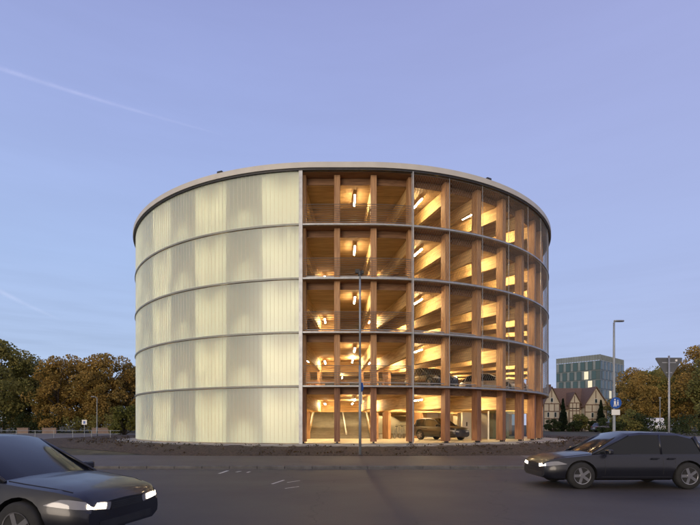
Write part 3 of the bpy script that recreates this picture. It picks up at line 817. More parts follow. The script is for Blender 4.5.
# signs are plates seen nearly edge-on, facing right
zs=hz(387,22)-tz
b=MB(); b.tube([(.075,.06,zs),(.10,.064,zs)],.22,24); b.box(.06,.075,-.02,.02,zs-.2,zs+.2)
sgn=b.build('round_sign',[M['blue']],tp)
b=MB(); b.box(.075,.10,-.15,.30,hz(404,22)-tz,hz(392,22)-tz)
b.build('sign_plate',[M['white']],tp)
for o_ in (sgn,):
    o_.rotation_euler=(0,0,R_(8))
def lamp_post(px,z,top,arm,label,gnd=None,sidex=1,wd=.07,ll=.55):
    x=at(px,z); g0=gz(0,z) if gnd is None else gnd
    r=empty('street_lamp',label,'street lamp',(x,z,g0)); H=hz(top,z)-g0
    b=MB(); b.tube([(0,0,H*i/6) for i in range(7)],wd,10,r2=wd*.55); b.tube([(0,0,0),(0,0,.9)],wd*1.35,10); b.build('pole',[M['steel_pole']],r,smooth=True)
    b=MB(); b.tube([(0,0,H-.03),(sidex*arm*.5,0,H+.03),(sidex*arm,0,H+.06)],.03,8); b.build('arm',[M['steel_pole']],r,smooth=True)
    b=MB(); e=sidex*arm; b.loft([[Vector((e+sidex*ll*t,yy*w,H+.06+hh)) for yy,hh in ((-1,0),(-.7,.05),(.7,.05),(1,0),(.6,-.03),(-.6,-.03))] for t,w in ((-.2,.05),(0,.10),(.6,.12),(1,.07))]); b.build('lamp_head',[M['steel_pole']],r,recalc=True)
    return r,H
rl,H=lamp_post(614,22.7,322.5,.08,'tall slim street lamp on the planted island carrying a round blue sign',gz(0,22.7),1,.075,.38)
zz1=hz(403,22.7)-gz(0,22.7)
b=MB(); b.tube([(0.03,-.085,zz1),(0.03,-.11,zz1)],.27,32); bs=b.build('blue_sign',[M['blue']],rl)
b=MB()   # white pedestrians (adult and child) on blue disc
yy=-.113
def quad(b,pts): b.add([(p[0]+.03,yy,zz1+p[1]) for p in pts],[tuple(range(len(pts)))])
for cx,s in ((-.05,1.0),(.09,.72)):
    c0=[(cx+.035*s*math.cos(2*PI*i/10),.14*s+.02+.035*s*math.sin(2*PI*i/10)) for i in range(10)]; quad(b,c0)
    quad(b,[(cx-.05*s,.09*s),(cx-.045*s,-.04*s),(cx+.045*s,-.04*s),(cx+.05*s,.09*s)])
    quad(b,[(cx-.045*s,-.04*s),(cx-.07*s,-.18*s),(cx-.03*s,-.18*s),(cx,-.04*s)]); quad(b,[(cx,-.04*s),(cx+.03*s,-.18*s),(cx+.07*s,-.18*s),(cx+.045*s,-.04*s)])
b.build('pictogram',[M['white']],bs)
b=MB(); b.box(-.17,.23,-.10,-.085,zz1-.58,zz1-.32); b.build('sign_plate',[M['white']],rl)
lamp_post(97,45,397.5,.25,'small street lamp standing before the autumn trees at far left',None,-1,.05,.3)
# small white sign left
x=at(84.5,42); r=empty('road_sign','small square white sign on a thin post before the left trees','road sign',(x,42,gz(0,42)))
b=MB(); b.tube([(0,0,0),(0,0,1.5)],.03,8); b.build('post',[M['steel_pole']],r)
b=MB(); b.box(-.22,.22,-.03,-.01,1.12,1.55); sg=b.build('sign_panel',[M['white']],r)
b=MB(); b.box(-.10,.10,-.034,-.031,1.2,1.44); b.build('sign_mark',[M['blue']],sg)
# give way sign from behind
z=18.8; x=at(669,z); g0=gz(0,z)+.02
r=empty('give_way_sign','grey back of a downward pointing triangular road sign on a thin pole at right','road sign',(x,z,g0))
Ht=hz(357,z)-g0
b=MB(); b.tube([(0,0,0),(0,0,Ht+.05)],.036,10); b.build('pole',[M['steel']],r,smooth=True)
tri=[(-.54,Ht-.02),(.60,Ht-.02),(.03,Ht-.95)]
# rounded triangle
def rtri(tri,rad=.06):
    out=[]; n=3
    for i in range(3):
        p=Vector((*tri[i],0)); a=(Vector((*tri[i-1],0))-p).normalized(); c=(Vector((*tri[(i+1)%3],0))-p).normalized()
        for t in (0,.25,.5,.75,1): 
            q=p+a*rad*(1-t)**2*1.6+c*rad*t**2*1.6; out.append((q.x,q.y))
    return out
tt=rtri(tri); b=MB(); b.loft([[Vector((x_,yy_,z_)) for x_,z_ in tt] for yy_ in (.045,.065)]); tp_=b.build('sign_panel',[mat('sign_back_grey',(0.10,0.105,0.11),0.55,0.1,3,metal=.2)],r,recalc=True)
b=MB(); 
for zz_ in (Ht-.22,Ht-.62): b.box(-.25 if zz_>Ht-.4 else -.10,.31 if zz_>Ht-.4 else .16,.036,.0445,zz_-.02,zz_+.02)
b.build('clamp_bar',[M['steel']],r)
# sticker
b=MB(); b.box(.28,.36,.036,.044,Ht-.17,Ht-.09); b.build('sticker',[M['white']],tp_)
# traffic islands
def island(px,z,rx,ry,label):
    x=at(px,z); r=empty('traffic_island',label,'traffic island',(x,z,gz(0,z)))
    n=40; b=MB(); ring=lambda k:[Vector((rx*k*math.cos(2*PI*i/n),ry*k*math.sin(2*PI*i/n),0)) for i in range(n)]
    o1=ring(1); i1=ring(.93)
    vs=[v+Vector((0,0,-.1)) for v in o1]+[v+Vector((0,0,.12)) for v in o1]+[v+Vector((0,0,.12)) for v in i1]
    b.add(vs,[(i,(i+1)%n,n+(i+1)%n,n+i) for i in range(n)]+[(n+i,n+(i+1)%n,2*n+(i+1)%n,2*n+i) for i in range(n)]); b.build('kerb_edge',[M['kerb']],r,recalc=True)
    b=MB(); rnd=random.Random(5); vs=[(0,0,.16)]
    for k in (.3,.6,.92):
        for i in range(n): p=ring(k)[i]; vs.append((p.x,p.y,.10+(.07 if k<.9 else 0)+rnd.uniform(-.02,.03)))
    fs=[(0,1+i,1+(i+1)%n) for i in range(n)]
    for q in range(2):
        for i in range(n): fs.append((1+q*n+i,1+(q+1)*n+i,1+(q+1)*n+(i+1)%n,1+q*n+(i+1)%n))
    b.add(vs,fs); b.build('soil_fill',[M['soil']],r,recalc=True)
island(608,22.5,1.55,1.0,'kerbed soil island under the tall street lamp')
island(669,18.8,.58,.22,'small dark kerbed island at the foot of the triangular sign')

# ------------------------------------------------------------ vegetation
def leafmat(name,c1,c2,c3):
    m,N,L,B=new_mat(name); out=N['Material Output']
    ge=N.new('ShaderNodeNewGeometry'); rp=N.new('ShaderNodeValToRGB'); e=rp.color_ramp.elements
    tc=N.new('ShaderNodeTexCoord'); nz=N.new('ShaderNodeTexNoise'); nz.inputs['Scale'].default_value=.55; nz.inputs['Detail'].default_value=3
    L.new(tc.outputs['Object'],nz.inputs['Vector'])
    ad=N.new('ShaderNodeMath'); ad.operation='MULTIPLY_ADD'; ad.inputs[1].default_value=.35; L.new(ge.outputs['Random Per Island'],ad.inputs[0])
    mr=N.new('ShaderNodeMapRange'); mr.inputs['From Min'].default_value=.3; mr.inputs['From Max'].default_value=.7; mr.inputs['To Max'].default_value=.65; L.new(nz.outputs['Fac'],mr.inputs[0]); L.new(mr.outputs[0],ad.inputs[2])
    e[0].color=(*c1,1); e[1].color=(*c3,1); e[1].position=1; q=rp.color_ramp.elements.new(.5); q.color=(*c2,1)
    L.new(ad.outputs[0],rp.inputs[0]); L.new(rp.outputs[0],B.inputs['Base Color']); B.inputs['Roughness'].default_value=.75; B.inputs['Specular IOR Level'].default_value=.2
    t=N.new('ShaderNodeBsdfTranslucent'); L.new(rp.outputs[0],t.inputs['Color']); mx=N.new('ShaderNodeMixShader'); mx.inputs[0].default_value=.35
    L.new(B.outputs[0],mx.inputs[1]); L.new(t.outputs[0],mx.inputs[2]); L.new(mx.outputs[0],out.inputs['Surface'])
    return m
LM={'orange':leafmat('orange_brown_leaves',(.16,.15,.05),(.33,.22,.06),(.46,.29,.085)),
 'olive':leafmat('olive_brown_leaves',(.11,.13,.045),(.22,.21,.065),(.34,.28,.09)),
 'green':leafmat('dark_green_leaves',(.03,.045,.02),(.05,.07,.028),(.08,.095,.035)),
 'ygreen':leafmat('yellow_green_leaves',(.09,.105,.03),(.15,.15,.035),(.21,.18,.045)),
 'conifer':leafmat('conifer_needles',(.010,.020,.010),(.018,.030,.014),(.028,.042,.018))}
M['bark']=mat('tree_bark',(0.045,0.035,0.028),0.9,0.3,6,bump=.6,stretch=(1,1,.2))
def leaves(b,rnd,c,r,n,size):
    for _ in range(n):
        while True:
            d=Vector((rnd.uniform(-1,1),rnd.uniform(-1,1),rnd.uniform(-1,1)))
            if .05<d.length<1: break
        d=d.normalized()*(d.length**.5); p=c+Vector((d.x*r[0],d.y*r[1],d.z*r[2]))
        a=Vector((rnd.gauss(0,1),rnd.gauss(0,1),rnd.gauss(0,1))).normalized(); q=a.cross(Vector((rnd.gauss(0,1),rnd.gauss(0,1),rnd.gauss(0,1)))).normalized()
        s=size*rnd.uniform(.6,1.3)
        b.add([p-a*s*.5-q*s*.12,p-q*s*.45*.9,p+a*s*.6,p+q*s*.45],[(0,1,2,3)])
def tree_meshes(seed,H,W,lm,ncl=46,nl=110,size=.30,trunk=.22,low=.10):
    rnd=random.Random(seed)
    tb=MB(); top=Vector((rnd.uniform(-.3,.3),rnd.uniform(-.3,.3),H*.62)); pts=[Vector((0,0,-.1)),Vector((rnd.uniform(-.15,.15),0,H*.2)),Vector((rnd.uniform(-.2,.2),.1,H*.4)),top]
    tb.tube(pts,trunk,8,r2=trunk*.35)
    lb=MB()
    cls=[]
    for i in range(ncl):
        t=rnd.uniform(0,1); zc=H*(low+(1-low)*t*.94); rad=W*.5*math.sin(PI*min(1,(.18+.82*t))**.8)**.7 if t<.98 else .1
        rad=W*.5*max(.15,math.sin(PI*(.16+.80*t))**.75)
        a=rnd.uniform(0,2*PI); rr=rad*rnd.uniform(.25,1.0)
        c=Vector((rr*math.cos(a),rr*math.sin(a),zc)); cls.append(c)
        cr=rnd.uniform(.09,.17)*W
        leaves(lb,rnd,c,(cr,cr,cr*.75),int(nl*rnd.uniform(.6,1.3)),size)
    for c in cls[::3]:
        k=min(1,max(0,(c.z/H-.1)*1.1)); st_=Vector((0,0,H*.2+(top.z-H*.2)*k*.8)); mid=(st_+c)/2+Vector((0,0,-.2))
        tb.tube([st_,mid,c],trunk*.32,5,r2=.02)
    return tb.mesh('trunk',M['bark'],True), lb.mesh('crown',lm)
TV={}
def get_tree(key,*a,**k):
    if key not in TV: TV[key]=tree_meshes(*a,**k)
    return TV[key]
specs={'o1':(1,11.5,8.5,LM['orange']),'o2':(2,11,9,LM['orange']),'b1':(3,12,9,LM['olive']),'b2':(4,11,9.5,LM['olive']),'g1':(5,11,7.5,LM['green'])}
def tree(px,z,key,s,label,rz=0,group='autumn trees behind the garage',name='autumn_tree'):
    t,c=get_tree(key,*specs[key],ncl=64,nl=170,size=.27)
    x=at(px,z); r=empty(name,label,'tree',(x,z,gz(0,z)-.05),rz,group)
    for nm,me in (('trunk',t),('crown',c)):
        o=bpy.data.objects.new(nm,me); C.objects.link(o); o.parent=r
    r.scale=(s,s,s)
GL='autumn trees left of the garage'
tree(4,62,'b1',1.02,'tall green brown tree cut by the left picture edge',1,GL)
tree(30,66,'b2',.98,'olive brown tree second from the left picture edge',2,GL)
tree(48,70,'g1',.92,'dark green tree between the left olive tree and the orange ones',0,GL)
tree(58,62,'o1',.86,'rusty orange tree behind the small white sign',3,GL)
tree(78,66,'o2',.95,'wide orange brown tree behind and left of the small street lamp',1.4,GL)
tree(100,64,'o1',.93,'orange brown tree directly behind the small street lamp',5,GL)
tree(120,66,'o2',.93,'orange tree rising above the round yellow green bush',2.6,GL)
tree(138,72,'g1',.92,'dark green tree half hidden behind the left edge of the garage',4,GL)
tree(16,75,'o2',.92,'brown tree standing behind the leftmost trees',4,GL)
tree(92,76,'b1',.86,'olive tree in the back row behind the street lamp',2,GL)
GR='autumn trees at the right side'
tree(634,74,'o1',.86,'small orange tree beside the glass office block',2,GR)
tree(624,78,'b1',.66,'small olive tree just right of the office block',5,GR)
tree(643,68,'o2',.78,'orange brown tree between the tall street lamp and the white van',5,GR)
tree(654,70,'b2',.87,'olive brown tree behind the white van',1,GR)
tree(676,74,'o2',1.0,'orange brown tree behind the triangular sign',4,GR)
tree(700,66,'o1',1.05,'orange tree cut by the right picture edge',0,GR)
tree(664,84,'b1',.98,'olive tree in the back row between the van and triangular sign',3,GR)
tree(690,82,'g1',1.05,'dark tree in the back row at far right',3,GR)
tree(725,60,'b2',1.0,'brown tree just beyond the right picture edge',3,GR)
def bush(px,z,w,h,lm,label,name='bush',n=26,nl=130,size=.2,seed=0,grp=None,cat='bush',shape='round'):
    rnd=random.Random(seed+int(px)); lb=MB(); tb=MB()
    for i in range(n):
        if shape=='cone':
            t=(i+.5)/n; rad=w*.5*(1-t)**.8*(1 if t>.08 else .8); k=3
            for q in range(k):
                a=rnd.uniform(0,2*PI); c=Vector((rad*.6*math.cos(a),rad*.6*math.sin(a),h*t)); leaves(lb,rnd,c,(max(.1,rad*.6),max(.1,rad*.6),h/n*1.5),nl//3,size)
        else:
            a=rnd.uniform(0,2*PI); t=rnd.uniform(.1,.9); rad=w*.42*math.sin(PI*(.12+.8*t))**.6*rnd.uniform(.3,1)
            c=Vector((rad*math.cos(a),rad*math.sin(a),h*t*.9)); leaves(lb,rnd,c,(w*.16,w*.16,h*.13),nl,size)
            tb.tube([(0,0,0),c*.5,c],.04,4,r2=.01)
    r=empty(name,label,cat,(at(px,z),z,gz(0,z)-.02),0,grp)
    if shape=='cone': tb.tube([(0,0,0),(0,0,h*.8)],.08,6,r2=.02)
    lb.build('crown',[lm],r); tb.build('stem',[M['bark']],r)
bush(125,50,3.5,3.6,LM['ygreen'],'round yellow green bush at the left foot of the garage')
bush(563,74,1.7,5.0,LM['conifer'],'slim dark conifer at the left gable of the timbered house','conifer',22,240,.16,shape='cone',cat='tree',grp='slim conifers before the timbered house')
bush(601,76,1.9,4.9,LM['conifer'],'slim dark conifer at the right end of the timbered house','conifer',22,240,.16,shape='cone',cat='tree',grp='slim conifers before the timbered house')
for i,(px,w,h,k,lab) in enumerate(((553,2.6,1.6,'green','low green bush at the left corner of the timbered house'),(573,2.2,1.8,'green','green bush under the small dormer of the timbered house'),(582,2.4,2.4,'olive','olive bush before the right gable of the timbered house'),(590,2.2,1.5,'green','low green bush left of the right conifer'),(627,3.2,2.6,'olive','olive bush right of the street lamp'),(640,3.4,2.2,'green','green bush left of the white van'),(610,2.8,1.6,'green','low bush behind the distant grey car'))):
    bush(px,72 if px<605 else 56,w*1.15,h*1.3,LM[k],lab,seed=i,size=.2,n=16)
def hedge(px0,px1,z,h,lm,label,dep=1.4,name='hedge'):
    rnd=random.Random(int(px0)+9); x0=at(px0,z); x1=at(px1,z); b=MB(); L_=x1-x0
    n=int(L_*16)
    for i in range(n):
        c=Vector((rnd.uniform(0,L_),rnd.uniform(0,dep),rnd.uniform(.1,h*(.88+.1*math.sin(i))))); leaves(b,rnd,c,(.35,.35,.3),26,.16)
    o=b.build(name,[lm]); o.location=(x0,z,gz(0,z)); tag(o,label,'hedge')
hedge(663,745,47,2.0,LM['green'],'dark green hedge right of the white van')
hedge(-60,60,60,2.8,LM['green'],'long dark hedge under the left trees')
hedge(61,130,60,2.4,LM['olive'],'brownish hedge behind the small street lamp')
hedge(618,648,62,1.8,LM['olive'],'olive hedge between office block and white van')
# garden walls / pale fence below trees at left
M['pink']=mat('pinkish_wall_render',(0.22,0.16,0.13),0.85,0.15,1.5)
for px0,px1,lab in ((17,28,'short pinkish garden wall under the leftmost trees'),(42,56,'pale pink garden wall left of the small white sign'),(92,110,'pale pink garden wall behind the small street lamp')):
    z=56.5; b=MB(); x0=at(px0,z); x1=at(px1,z); g_=gz(0,z); b.box(x0,x1,z,z+.25,g_-.1,g_+.62); b.box(x0-.04,x1+.04,z-.04,z+.29,g_+.622,g_+.68)
    tag(b.build('garden_wall',[M['pink']]),lab,'wall','low walls under the left trees')
# low steel barrier at the left car park edge
fe=empty('railing','low thin grey railing across the car park at far left','railing',(at(40,40),40,gz(0,40)))
b=MB(); x0=at(-40,40); x1=at(120,40); g_=gz(0,40)
for h in (.35,.62): b.tube([(x0,40,g_+h),(x1,40,g_+h)],.02,5)
b.build('rail',[M['steel_pole']],fe,world=True)
xx=x0
while xx<x1:
    b=MB(); b.tube([(xx,40,g_),(xx,40,g_+.66)],.025,6); b.build('post',[M['steel_pole']],fe,world=True); xx+=1.6
# grass verge and scattered weeds in front of garage
M['weed']=leafmat('dry_ground_plants',(.03,.03,.012),(.06,.04,.018),(.09,.05,.02))
rnd=random.Random(11); b=MB()
for i in range(420):
    u=rnd.uniform(-26,26); p,n=P(u,-rnd.uniform(.6,4.6)); 
    if p.y<21.9 : p.y=21.9+rnd.random()*.6
    leaves(b,rnd,Vector((p.x,p.y,gz(p.x,p.y)+.07)),(.12,.12,.06),8,.07)
tag(b.build('ground_cover',[M['weed']]),'low dry plants scattered over the mulch bed','ground cover',None,'stuff')

# ------------------------------------------------------------ office block
def office():
    z0=200.0; k=200/110.0; cx=60.9*k; d1=Vector((-.65,.76,0)); d2=Vector((.76,.65,0)); L1=10.3*k; L2=15.2*k; g_=gz(0,200)
    H=16.6*k+CAMZ-g_
    r=empty('office_building','modern glass office block with chequered windows behind the timbered house','office building',(cx,z0,g_))
    A=Vector((0,0,0)); 
    gm=mat('office_cladding',(0.07,0.10,0.10),0.4,0.1,.3); gm2=mat('office_spandrel',(0.19,0.22,0.22),0.4,0.15,.4)
    lit=emit('office_window_lit',(0.9,0.85,0.6),.35)
    win=glass_dark('office_glass',(0.06,0.11,0.12),.08); 
    def Mf(d,nrm): return Matrix(((d.x,nrm.x,0,0),(d.y,nrm.y,0,0),(0,0,1,0),(0,0,0,1)))
    b=MB(); ins=.02; c1=d1*L1; c2=d2*L2
    b.add([A,c1,c1+c2,c2]+[p+Vector((0,0,H-2.6)) for p in (A,c1,c1+c2,c2)],[(0,1,2,3),(7,6,5,4),(0,4,5,1),(1,5,6,2),(2,6,7,3),(3,7,4,0)])
    b.build('wall',[gm],r,recalc=True)
    # roof screen of slats
    b=MB(); 
    for d,L_,nr in ((d1,L1,Vector((-d1.y,d1.x,0))),(d2,L2,Vector((d2.y,-d2.x,0)))):
        if nr.y>0: nr=-nr
        Mx=Mf(d,nr); n=int(L_/1.1)
        for i in range(n+1): b.box(i*L_/n-.08,i*L_/n+.08,-.25,-.05,H-2.58,H,M=Mx)
        b.box(0,L_,-.3,-.28,H-2.4,H-.02,M=Mx); 
    sc=b.build('roof_screen',[gm2],r)
    rows=7; fh=(H-2.6)/rows
    rnd=random.Random(4)
    for d,L_,cols in ((d1,L1,6),(d2,L2,7)):
        nr=Vector((-d.y,d.x,0)); 
        if nr.y>0: nr=-nr
        Mx=Mf(d,nr); cw=L_/cols
        for j in range(rows):
            for i in range(cols):
                b=MB(); off=(j%2)*cw*.5; x0_=i*cw+off+.1; x1_=min(x0_+cw*.55,L_-.1)
                if x1_-x0_<.3: continue
                b.box(x0_,x1_,.02,.12,j*fh+.35,(j+1)*fh-.3,M=Mx)
                b.build('window',[lit if rnd.random()<.12 else win],r)
            b=MB(); b.box(0,L_,.01,.17,(j+1)*fh-.18,(j+1)*fh-.02,M=Mx)
            for i in range(cols):
                off=(j%2)*cw*.5; xa=i*cw+off+.1+cw*.55+.06; xb=xa+cw*.30
                if xb<L_: b.box(xa,xb,.005,.16,j*fh+.3,(j+1)*fh-.179,M=Mx)
            b.build('floor_band',[gm2],r)
office()
# ------------------------------------------------------------ half-timbered house
def house():
    z=80.0; g_=gz(0,z); X=lambda px: at(px,z)-X0; X0=at(575,z)
    r=empty('timbered_house','old half timbered house with brown tiled roof and cream walls right of the garage','house',(X0,z,g_))
    M['tile']=mat('brown_roof_tiles',(0.14,0.085,0.06),0.8,0.3,5,stretch=(1,3,1)); M['hw']=mat('house_render',(0.55,0.49,0.38),0.85,0.12,1); M['timber']=mat('dark_timber',(0.16,0.10,0.07),0.8,0.2,3)
    E=hz(407,z)-g_; Rg=hz(387.5,z)-g_
    x0=X(545); x1=X(594); D=7.0
    b=MB(); b.box(x0,x1,0,D,-.1,E); wl=b.build('wall',[M['hw']],r)
    # gable roof, ridge along x
    def gable_roof(x0,x1,y0,y1,e,rg,axis,ov=.35,th=.16):
        b=MB()
        if axis=='x':
            ym=(y0+y1)/2; sl=(rg-e)/(ym-y0)
            for s,ya_ in ((1,y0-ov),(-1,y1+ov)):
                ze=e-sl*ov
                b.add([(x0-ov,ya_,ze),(x1+ov,ya_,ze),(x1+ov,ym,rg),(x0-ov,ym,rg),(x0-ov,ya_,ze+th),(x1+ov,ya_,ze+th),(x1+ov,ym,rg+th),(x0-ov,ym,rg+th)],[(0,1,2,3),(4,5,6,7),(0,1,5,4),(1,2,6,5),(3,0,4,7),(2,3,7,6)])
        else:
            xm=(x0+x1)/2; sl=(rg-e)/(xm-x0)
            for s,xa in ((1,x0-ov),(-1,x1+ov)):
                ze=e-sl*ov
                b.add([(xa,y0-ov,ze),(xa,y1,ze),(xm,y1,rg),(xm,y0-ov,rg),(xa,y0-ov,ze+th),(xa,y1,ze+th),(xm,y1,rg+th),(xm,y0-ov,rg+th)],[(0,1,2,3),(4,5,6,7),(0,1,5,4),(1,2,6,5),(3,0,4,7),(2,3,7,6)])
        return b.build('roof',[M['tile']],r,recalc=True)
    rf=gable_roof(x0,x1,0,D,E,Rg,'x')
    def wing(pa,pb,pe,pr,depth,yfront,timb=True,win=True):
        a,c_=X(pa),X(pb); e=hz(pe,z)-g_; rg=hz(pr,z)-g_; xm=(a+c_)/2
        b=MB(); b.add([(a,yfront,0),(c_,yfront,0),(c_,yfront,e),(xm,yfront,rg-.05),(a,yfront,e),(a,depth,0),(c_,depth,0),(c_,depth,e),(xm,depth,rg-.05),(a,depth,e)],[(0,1,2,3,4),(5,6,7,8,9),(0,4,9,5),(1,6,7,2)])
        b.build('gable_wall',[M['hw']],r,recalc=True)
        gable_roof(a,c_,yfront,depth,e,rg,'y',.3)
        b=MB(); y=yfront-.03
        for q in (a+.06,c_-.06,(a*2+c_)/3,(a+c_*2)/3): b.box(q-.07,q+.07,y,y+.028,.0,e)
        for h in (e*.45,e*.72,e): b.box(a+.14,c_-.14,y-.012,y,h-.07,h+.07)
        b.box(xm-.06,xm+.06,y-.015,y+.02,e+.08,rg-.5)
        b.build('timber_framing',[M['timber']],r)
        if win:
            for (wx,wz,ww,wh) in ((xm,e+.25,.5,.75),(xm-.6,e*.5,.45,.9),(xm+.6,e*.5,.45,.9)):
                b=MB(); b.box(wx-ww/2,wx+ww/2,y-.05,y-.013,wz,wz+wh); fr=b.build('window',[M['white']],r)
                b=MB(); b.box(wx-ww/2+.06,wx+ww/2-.06,y-.06,y-.051,wz+.06,wz+wh-.06); b.build('pane',[M['wall_glass']],fr)
    wing(581,603,405,388,5.0,-1.2)
    wing(541,557,404,388,4.5,-1.0)
    wing(568,579,403,393,3.5,-.35,win=False)
    b=MB()
    for q in range(8): 
        xx=x0+1+(x1-x0-2)*q/7; b.box(xx-.06,xx+.06,-.03,-.002,0,E)
    b.box(x0,x1,-.05,-.032,E*.5-.06,E*.5+.06); b.box(x0,x1,-.05,-.032,E-.5,E-.38); b.build('timber_framing',[M['timber']],r)
    for q in range(4):
        xx=X(560+q*5.5); b=MB(); b.box(xx-.25,xx+.25,-.09,-.052,E*.5+.15,E*.5+1.2); fr=b.build('window',[M['white']],r)
        b=MB(); b.box(xx-.19,xx+.19,-.10,-.091,E*.5+.21,E*.5+1.14); b.build('pane',[M['wall_glass']],fr)
    b=MB(); b.box(X(556),X(556)+.6,D/2-.3,D/2+.3,Rg-.3,Rg+.8); b.build('chimney',[M['tile']],rf)
house()
# thin post right of garage between house and pole, thin flag pole
x=at(660,50); r=empty('thin_post','thin grey post standing before the hedge between van and triangular sign','post',(x,50,gz(0,50)))
b=MB(); b.tube([(0,0,0),(0,0,3.9)],.035,8); b.build('pole',[M['steel_pole']],r); b=MB(); b.box(-.1,.1,-.05,.05,3.9,4.0); b.build('cap',[M['steel_pole']],r)
# ------------------------------------------------------------ contrails
def contrail(p0,p1,w0,w1,label):
    Z=6000.0
    m,N,L,B=new_mat('contrail_vapour'); out=N['Material Output']; N.remove(B)
    d=N.new('ShaderNodeBsdfDiffuse'); d.inputs['Color'].default_value=(.9,.88,.92,1); t=N.new('ShaderNodeBsdfTransparent'); tl=N.new('ShaderNodeBsdfTranslucent'); tl.inputs['Color'].default_value=(.9,.88,.92,1)
    a=N.new('ShaderNodeAddShader'); L.new(d.outputs[0],a.inputs[0]); L.new(tl.outputs[0],a.inputs[1])
    at_=N.new('ShaderNodeAttribute'); at_.attribute_name='dens'
    tc=N.new('ShaderNodeTexCoord'); nz=N.new('ShaderNodeTexNoise'); nz.inputs['Scale'].default_value=.004; nz.inputs['Detail'].default_value=5; L.new(tc.outputs['Object'],nz.inputs['Vector'])
    mu=N.new('ShaderNodeMath'); mu.operation='MULTIPLY'; L.new(at_.outputs['Fac'],mu.inputs[0]); L.new(nz.outputs['Fac'],mu.inputs[1])
    mx=N.new('ShaderNodeMixShader'); L.new(mu.outputs[0],mx.inputs[0]); L.new(t.outputs[0],mx.inputs[1]); L.new(a.outputs[0],mx.inputs[2]); L.new(mx.outputs[0],out.inputs['Surface'])
    pts=[]; n=40; rows=9; b=MB(); vs=[]; dens=[]
    for i in range(n+1):
        f=i/n; px=p0[0]+(p1[0]-p0[0])*f; py=p0[1]+(p1[1]-p0[1])*f+6*math.sin(PI*f)*.5; w=w0+(w1-w0)*f
        for j in range(rows):
            e=-1+2*j/(rows-1); y_=py+e*w; depth=Z
            # a shallow tube: the cross-section bulges away from the viewer
            depth=Z+ 60*(1-e*e)
            vs.append((at(px,depth),depth,hz(y_,depth))); dens.append(max(0,(1-e*e))**1.5*(.13 if f<.5 else .13*(1-f)/.5)*min(1,1))
    fs=[(i*rows+j,(i+1)*rows+j,(i+1)*rows+j+1,i*rows+j+1) for i in range(n) for j in range(rows-1)]
    b.add(vs,fs); o=b.build('contrail',m,smooth=True)
    av=o.data.attributes.new('dens','FLOAT','POINT')
    if len(o.data.vertices)==len(dens): av.data.foreach_set('value',dens)
    tag(o,label,'contrail'); o.visible_shadow=True
contrail((-60,48),(238,139),4.5,1.5,'long pale aircraft contrail sloping down across the upper left sky')
contrail((-40,268),(66,322),5,2,'short faint contrail low in the left sky')

# ------------------------------------------------------------ world and sun
w=bpy.data.worlds.new('World'); scene.world=w; w.use_nodes=True
N=w.node_tree.nodes; L=w.node_tree.links; N.clear()
out=N.new('ShaderNodeOutputWorld'); bg=N.new('ShaderNodeBackground'); bg.inputs['Strength'].default_value=0.1
sk=N.new('ShaderNodeTexSky'); sk.sky_type='NISHITA'; sk.sun_disc=False
SUN_EL=R_(7); SUN_AZ=R_(205)     # azimuth clockwise from +Y
sk.sun_elevation=SUN_EL; sk.sun_rotation=SUN_AZ; sk.altitude=500; sk.dust_density=1.0; sk.ozone_density=3.0
tc=N.new('ShaderNodeTexCoord'); sp=N.new('ShaderNodeSeparateXYZ'); L.new(tc.outputs['Generated'],sp.inputs[0])
rp=N.new('ShaderNodeValToRGB'); e=rp.color_ramp.elements
def s2l(c): return tuple(((v/255)/12.92 if v/255<.04045 else ((v/255+.055)/1.055)**2.4) for v in c)
stops=[(0.0,(194,205,230)),(.12,(181,201,236)),(.3,(172,194,238)),(.5,(163,179,230)),(.67,(153,164,218)),(1.0,(134,140,205))]
e[0].position=0; e[0].color=(*s2l(stops[0][1]),1); e[1].position=1; e[1].color=(*s2l(stops[-1][1]),1)
for p_,c_ in stops[1:-1]:
    q=e.new(p_); q.color=(*s2l(c_),1)
L.new(sp.outputs['Z'],rp.inputs[0])
sc_=N.new('ShaderNodeVectorMath'); sc_.operation='SCALE'; sc_.inputs['Scale'].default_value=10.6; L.new(rp.outputs[0],sc_.inputs[0])
# thin high cloud streaks
mp=N.new('ShaderNodeMapping'); mp.inputs['Scale'].default_value=(1.2,1.2,9); L.new(tc.outputs['Generated'],mp.inputs[0])
nz=N.new('ShaderNodeTexNoise'); nz.inputs['Scale'].default_value=2.2; nz.inputs['Detail'].default_value=6; nz.inputs['Roughness'].default_value=.6; L.new(mp.outputs[0],nz.inputs['Vector'])
mr=N.new('ShaderNodeMapRange'); mr.inputs['From Min'].default_value=.40; mr.inputs['From Max'].default_value=.75; mr.inputs['To Min'].default_value=.985; mr.inputs['To Max'].default_value=1.035; L.new(nz.outputs['Fac'],mr.inputs[0])
s3=N.new('ShaderNodeVectorMath'); s3.operation='SCALE'; L.new(sc_.outputs[0],s3.inputs[0]); lb=N.new('ShaderNodeMapRange'); lb.inputs['From Min'].default_value=.33; lb.inputs['From Max'].default_value=.05; L.new(sp.outputs['Z'],lb.inputs[0])
m5=N.new('ShaderNodeMapping'); m5.inputs['Scale'].default_value=(2.0,2.0,26); L.new(tc.outputs['Generated'],m5.inputs[0])
n5=N.new('ShaderNodeTexNoise'); n5.inputs['Scale'].default_value=2.5; n5.inputs['Detail'].default_value=7; L.new(m5.outputs[0],n5.inputs['Vector'])
r5=N.new('ShaderNodeMapRange'); r5.inputs['From Min'].default_value=.45; r5.inputs['From Max'].default_value=.7; r5.inputs['To Max'].default_value=-.14; L.new(n5.outputs['Fac'],r5.inputs[0])
a5=N.new('ShaderNodeMath'); a5.operation='MULTIPLY_ADD'; L.new(lb.outputs[0],a5.inputs[0]); L.new(r5.outputs[0],a5.inputs[1]); L.new(mr.outputs[0],a5.inputs[2]); L.new(a5.outputs[0],s3.inputs['Scale'])
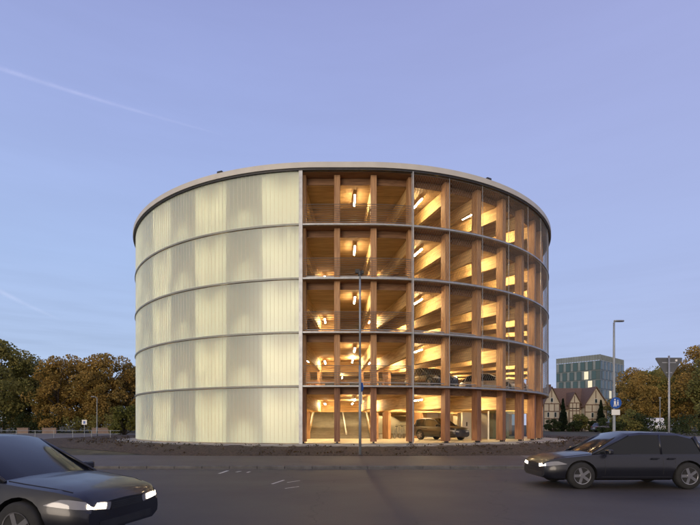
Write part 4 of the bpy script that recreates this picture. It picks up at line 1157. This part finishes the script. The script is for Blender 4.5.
# warm afterglow in the half of the sky behind the camera
gw=N.new('ShaderNodeMapRange'); gw.interpolation_type='SMOOTHSTEP'; gw.inputs['From Min'].default_value=0.15; gw.inputs['From Max'].default_value=-0.8; gw.inputs['To Min'].default_value=0; gw.inputs['To Max'].default_value=1; L.new(sp.outputs['Y'],gw.inputs[0])
gm=N.new('ShaderNodeMixRGB'); L.new(gw.outputs[0],gm.inputs[0]); L.new(s3.outputs[0],gm.inputs[1]); gm.inputs[2].default_value=(8.2,7.2,6.6,1)
pr=N.new('ShaderNodeMapRange'); pr.inputs['From Min'].default_value=-.2; pr.inputs['From Max'].default_value=.75; pr.inputs['To Max'].default_value=.45; L.new(sp.outputs['X'],pr.inputs[0])
pk=N.new('ShaderNodeMixRGB'); L.new(pr.outputs[0],pk.inputs[0]); L.new(gm.outputs[0],pk.inputs[1]); pk.inputs[2].default_value=(4.5,4.5,7.7,1); gm=pk
mx=N.new('ShaderNodeMixRGB'); mx.inputs[0].default_value=0.90; L.new(sk.outputs[0],mx.inputs[1]); L.new(gm.outputs[0],mx.inputs[2])
L.new(mx.outputs[0],bg.inputs['Color']); L.new(bg.outputs[0],out.inputs['Surface'])
sl=bpy.data.lights.new('sun','SUN'); sl.energy=1.7; sl.angle=R_(30); sl.color=(1.0,.84,.68)
so=bpy.data.objects.new('sun',sl); C.objects.link(so)
az=SUN_AZ; dirv=Vector((math.sin(az)*math.cos(SUN_EL),math.cos(az)*math.cos(SUN_EL),math.sin(SUN_EL)))
so.rotation_euler=(-dirv).to_track_quat('-Z','Y').to_euler()
# ------------------------------------------------------------ camera
cd=bpy.data.cameras.new('camera'); cam=bpy.data.objects.new('camera',cd); C.objects.link(cam); scene.camera=cam
cd.sensor_width=36; cd.lens=F/700*36; cd.shift_x=10/700; cd.shift_y=(HY-262.5)/700; cd.clip_end=20000; cd.clip_start=.1
cam.location=(0,0,CAMZ); cam.rotation_euler=(R_(90),0,0)
scene.view_settings.view_transform='Standard'; scene.view_settings.look='None'; scene.view_settings.gamma=1; scene.view_settings.exposure=0
scene.cycles.use_denoising=True
try: scene.cycles.use_light_tree=True
except Exception: pass
scene.cycles.max_bounces=7; scene.cycles.diffuse_bounces=4; scene.cycles.sample_clamp_indirect=6; scene.cycles.transparent_max_bounces=8
